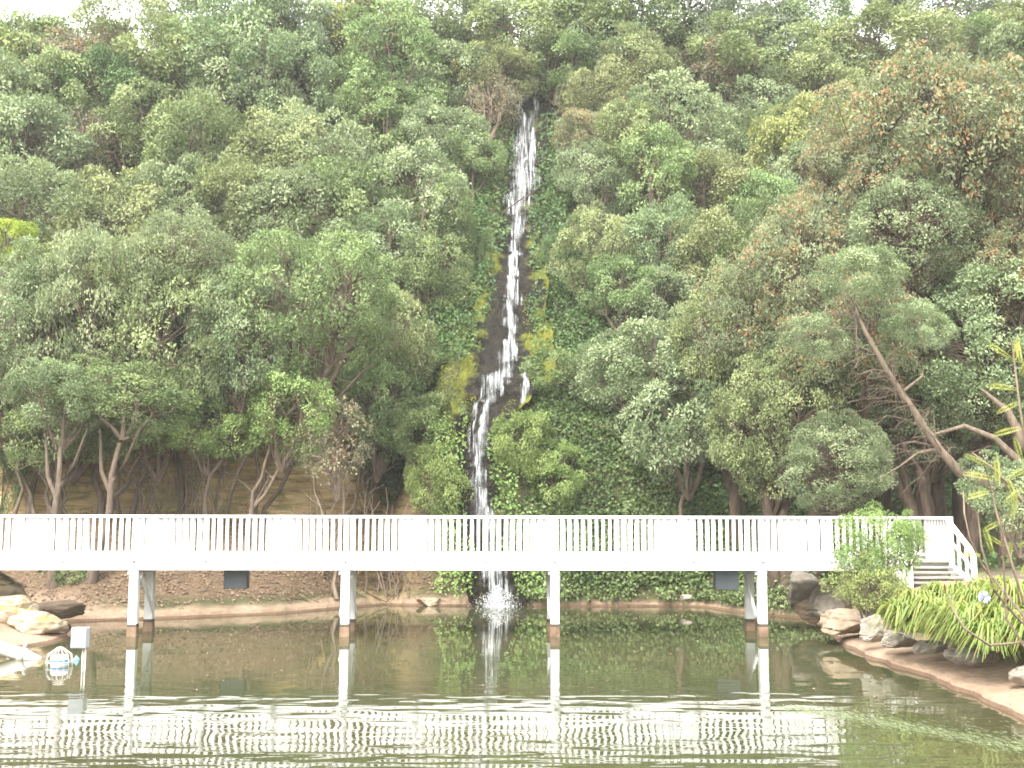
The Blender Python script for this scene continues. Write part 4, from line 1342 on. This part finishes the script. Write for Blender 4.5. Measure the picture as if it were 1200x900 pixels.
# ================================================================== RIGHT BANK PLANTS
bush(1035, 642, 92, 88, 'lime', "light green feathery shrub hiding the bridge's right end", 24.4, FEATHER[0])
bush(1014, 685, 80, 78, 'yellow', "yellowish lower shrub under the bridge's right end by the rocks", 24.0, FEATHER[1])
bush(1008, 655, 56, 60, 'lime', "light green shrub between the bridge beam and the yellowish shrub at its right end", 24.3, FEATHER[1])
bush(1064, 628, 40, 64, 'lime', "upright light green shrub sprig in front of the steps", 24.2, FEATHER[1])


def strap_clump(u, v, Y, label, seed, n=260, flower=False):
    g = np.random.default_rng(seed)
    c = at(u, v, Y)
    z0 = min(float(terrain(c[0], Y)), c[2])
    root = empty('agapanthus', (c[0], Y, c[2]))
    tag(root, label, "plant", "strap-leaved plants on the right bank")
    V, Fq, lv, pv = [], [], [], []
    for k in range(n):
        az = g.uniform(0, 2 * math.pi)
        d = np.array([math.cos(az), math.sin(az), 0])
        s_ = np.array([-d[1], d[0], 0])
        L = g.uniform(0.5, 0.95)
        r0 = g.uniform(0, 0.22)
        rise = g.uniform(0.15, 0.45)
        wd = g.uniform(0.014, 0.027)
        o_ = len(V)
        dead = g.random()
        ns = 8
        for i in range(ns):
            t = i / (ns - 1)
            p = d * (r0 + L * 0.62 * t) + np.array([0, 0, rise * math.sin(min(1, t * 1.25) * math.pi * 0.62) * 1.3 - 0.72 * L * max(0, t - 0.35) ** 1.6])
            w_ = wd * (1 - 0.85 * t ** 2)
            V += [p - s_ * w_, p + s_ * w_]
        for i in range(ns - 1):
            Fq.append((o_ + 2 * i, o_ + 2 * i + 1, o_ + 2 * i + 3, o_ + 2 * i + 2))
            lv.append(0.35 + 0.5 * i / ns * g.random() + 0.25 * g.random())
            pv.append(dead)
    link('leaves', mesh_np('leaves', np.array(V), np.array(Fq), {'lv': lv, 'pv': pv}), PAL['strap'], root)
    if flower:
        MB().tube([(0.0, -0.2, 0.2), (0.0, -0.35, 0.45), (0.01, -0.42, 0.6)], 0.009, 6).build('flower_stalk', STEM, root)
        m = 70
        dd = nrm(g.normal(size=(m, 3)))
        P = np.array([0.01, -0.42, 0.62]) + dd * 0.03
        Vq, Fp = leaf_quads(P, dd, nrm(g.normal(size=(m, 3))), 0.075, 0.032)
        link('flower', mesh_np('flower', Vq, Fp), PETAL, root)
    return root


AG = [
    (1078, 722, 21.6, "strap-leaved plant nearest the steps on the right bank, arching over the wall", 1, 0),
    (1062, 736, 21.2, "small strap-leaved plant beside the feathery shrub at the wall's top", 2, 0),
    (1112, 714, 21.6, "strap-leaved plant at the back edge of the clump by the steps", 3, 0),
    (1118, 738, 20.0, "strap-leaved plant with brown dead leaves in the middle of the wall", 4, 0),
    (1143, 742, 19.0, "strap-leaved plant bearing the single violet-blue flower head", 5, 1),
    (1150, 722, 20.2, "strap-leaved plant behind the violet flower", 6, 0),
    (1180, 745, 18.6, "strap-leaved plant hanging low over the wall near the right edge", 7, 0),
    (1190, 715, 19.0, "yellowish strap-leaved plant behind the bare twigs at the right edge", 8, 0),
    (1098, 732, 20.6, "strap-leaved plant trailing lowest over the rocks, left of the flower", 9, 0),
    (1163, 708, 21.0, "strap-leaved plant farthest back, below the right handrail", 10, 0),
    (1088, 740, 20.8, "strap-leaved plant hanging over the low wall's stones, nearest the feathery shrub", 12, 0),
    (1130, 748, 19.5, "strap-leaved plant hanging lowest over the wall below the violet flower", 13, 0),
    (1165, 760, 18.4, "strap-leaved plant drooping onto the tan ledge near the right edge", 14, 0),
    (1210, 755, 17.9, "strap-leaved plant cut off by the photo's right edge", 11, 0),
]
for u, v, Y, lab, sd, fl_ in AG:
    strap_clump(u, v, Y, lab, 600 + sd, flower=bool(fl_))

# ------------------------------------------------------------------ near shrub at the right edge, fern-like leaves on bare twigs
NY = 7.5
base = at(1235, 900, NY)
base[2] = float(terrain(base[0], NY))
nr = empty('grevillea', base)
tag(nr, "thin foreground shrub with bare twigs and yellow-green fern-like tips at the right edge", "shrub")
STK = [
    [(1225, 880), (1212, 740), (1195, 690), (1180, 640), (1168, 600), (1158, 560), (1150, 530)],
    [(1230, 880), (1222, 640), (1210, 560), (1200, 510), (1194, 470), (1188, 420), (1184, 395)],
    [(1235, 860), (1200, 720), (1175, 690), (1150, 660), (1136, 630), (1130, 600), (1129, 575)],
    [(1212, 740), (1190, 720), (1165, 690), (1150, 640), (1146, 600)],
    [(1225, 800), (1215, 750), (1160, 755), (1130, 735), (1115, 710), (1113, 695)],
    [(1230, 830), (1210, 770), (1180, 725), (1176, 660), (1172, 600)],
    [(1225, 660), (1210, 600), (1180, 565), (1160, 545), (1140, 530)],
]
mb = MB()
for st in STK:
    q = [at(u, v, NY + 0.1 * math.sin(i * 1.7 + st[0][0])) - base for i, (u, v) in enumerate(st)]
    if st[0][1] > 820:
        q[0] = q[0] * 0.3
    mb.tube(q, np.linspace(0.012, 0.0045, len(q)), 6, cap=False)
mb.build('stems', TWIG, nr, smooth=True)
FR = [(1188, 425, 78, 42), (1186, 420, 150, 48), (1194, 440, 60, 40), (1192, 455, 168, 44), (1196, 470, 200, 34), (1196, 425, 95, 36), (1198, 500, 190, 40), (1165, 560, 165, 44), (1158, 545, 150, 38),
      (1170, 570, 95, 46), (1176, 590, 40, 40), (1160, 575, 190, 34), (1180, 560, 30, 36), (1186, 610, 80, 40), (1174, 610, 200, 30), (1164, 650, 108, 44), (1182, 660, 75, 34),
      (1150, 650, 170, 26), (1192, 640, 20, 34), (1196, 675, 60, 30), (1156, 670, 200, 24), (1198, 540, 100, 40), (1178, 640, 140, 28), (1190, 585, 110, 36), (1200, 610, 60, 40), (1176, 690, 160, 26)]
V, Fq, lv, pv = [], [], [], []
g = np.random.default_rng(9)
for (u, v, ang, ln) in FR:
    p0 = at(u, v, NY + g.uniform(-0.12, 0.12)) - base
    a_ = R(ang)
    D = np.array([math.cos(a_), g.normal(0, 0.25), math.sin(a_)])
    S = nrm(np.cross(D, [0.1, -1, 0.3]))
    L = ln / F * NY * 0.85
    npn = 15
    young = g.random()
    for i in range(npn):
        t = (i + 0.5) / npn
        c = p0 + D * L * t + np.array([0, 0, -0.10 * L * t * t])
        for sg in (-1, 1):
            ll = L * 0.125 * math.sin(math.pi * (0.12 + 0.84 * t)) + 0.01
            dirn = nrm(S * sg + D * 1.0)
            vq, _ = leaf_quads(np.array([c]), np.array([dirn]), np.array([[0.1, -1, 0.3]]) + g.normal(0, 0.2, (1, 3)), ll, ll * 0.26)
            o_ = len(V)
            V += list(vq)
            Fq.append((o_, o_ + 1, o_ + 2, o_ + 3))
            lv.append(g.random())
            pv.append(young)
link('fronds', mesh_np('fronds', np.array(V), np.array(Fq), {'lv': lv, 'pv': pv}), PAL['grevillea'], nr)

# pale green weed drifting on the water at the lower right
g = np.random.default_rng(21)
n = 2200
t = g.random(n)
cx, cy = 3.9 + 3.0 * t ** 0.9, 17.0 - 4.2 * t
wd = 0.22 + 0.9 * np.abs(g.normal(0, 0.5, n)) * (0.3 + t)
P = np.stack([cx + g.normal(0, 1, n) * wd * 0.4, cy + np.abs(g.normal(0, 1, n)) * wd, np.full(n, 0.006)], 1)
A = nrm(np.stack([np.full(n, 0.65) + g.normal(0, 0.25, n), np.full(n, -0.7) + g.normal(0, 0.25, n), np.zeros(n)], 1))
V, Fq = leaf_quads(P, A, np.tile([0, 0, 1.0], (n, 1)), g.uniform(0.04, 0.20, n), g.uniform(0.005, 0.014, n))
kind(link('pond_weed', mesh_np('pond_weed', V, Fq, {'lv': g.random(n), 'pv': g.random(n)}), PAL['weed']), 'stuff', "pale green weed drifting in a streak on the water")

# ================================================================== ADDED HAZE
hm = bpy.data.materials.new('veil_haze')
hm.use_nodes = True
ht = hm.node_tree
ht.nodes.remove(ht.nodes['Principled BSDF'])
pv_ = ht.nodes.new('ShaderNodeVolumePrincipled')
pv_.inputs['Color'].default_value = (0.95, 0.95, 0.94, 1)
pv_.inputs['Density'].default_value = 0.0006  # thin haze added for paler, softer foliage, standing in mostly for lens flare
pv_.inputs['Anisotropy'].default_value = 0.2
ht.links.new(pv_.outputs[0], ht.nodes['Material Output'].inputs['Volume'])
kind(MB().box(-112, 112, -62, 132, -1.9, 48).build('haze', hm), 'stuff', "thin pale haze added as a veil over the pond and hillside")

# ================================================================== LIGHT
SUN_EL, SUN_AZ = 47.0, -152.0                # azimuth clockwise from +Y: behind the viewer's left shoulder
w = bpy.data.worlds.new("World")
SC.world = w
w.use_nodes = True
nt = w.node_tree
bg = nt.nodes['Background']
sky = nt.nodes.new('ShaderNodeTexSky')
sky.sky_type = 'NISHITA'
sky.sun_disc = False
sky.sun_elevation = R(SUN_EL)
sky.sun_rotation = R(SUN_AZ)
sky.dust_density = 4.0
sky.air_density = 1.0
ov = nt.nodes.new('ShaderNodeMix')
ov.data_type = 'RGBA'
ov.inputs['Factor'].default_value = 0.82      # thin bright cloud over the whole sky
ov.inputs['B'].default_value = (9.2, 9.2, 9.0, 1)
nt.links.new(sky.outputs[0], ov.inputs['A'])
nt.links.new(ov.outputs['Result'], bg.inputs['Color'])
bg.inputs['Strength'].default_value = 0.097
sl = bpy.data.lights.new("sun", 'SUN')
sl.energy = 1.5
sl.angle = R(14)
sl.color = (1.0, 0.975, 0.93)
so = bpy.data.objects.new("sun", sl)
COL.objects.link(so)
az, el = R(SUN_AZ), R(SUN_EL)
sd = np.array([math.sin(az) * math.cos(el), math.cos(az) * math.cos(el), math.sin(el)])
from mathutils import Vector
so.rotation_euler = Vector(-sd).to_track_quat('-Z', 'Y').to_euler()

vs = SC.view_settings
SC.display_settings.display_device = 'sRGB'
vs.view_transform = 'Standard'
vs.look = 'None'
vs.exposure = 2.52
vs.gamma = 1.0
vs.use_curve_mapping = False
SC.cycles.max_bounces = 6
SC.cycles.diffuse_bounces = 3
SC.cycles.transparent_max_bounces = 12
SC.cycles.volume_bounces = 1
SC.cycles.filter_width = 1.7
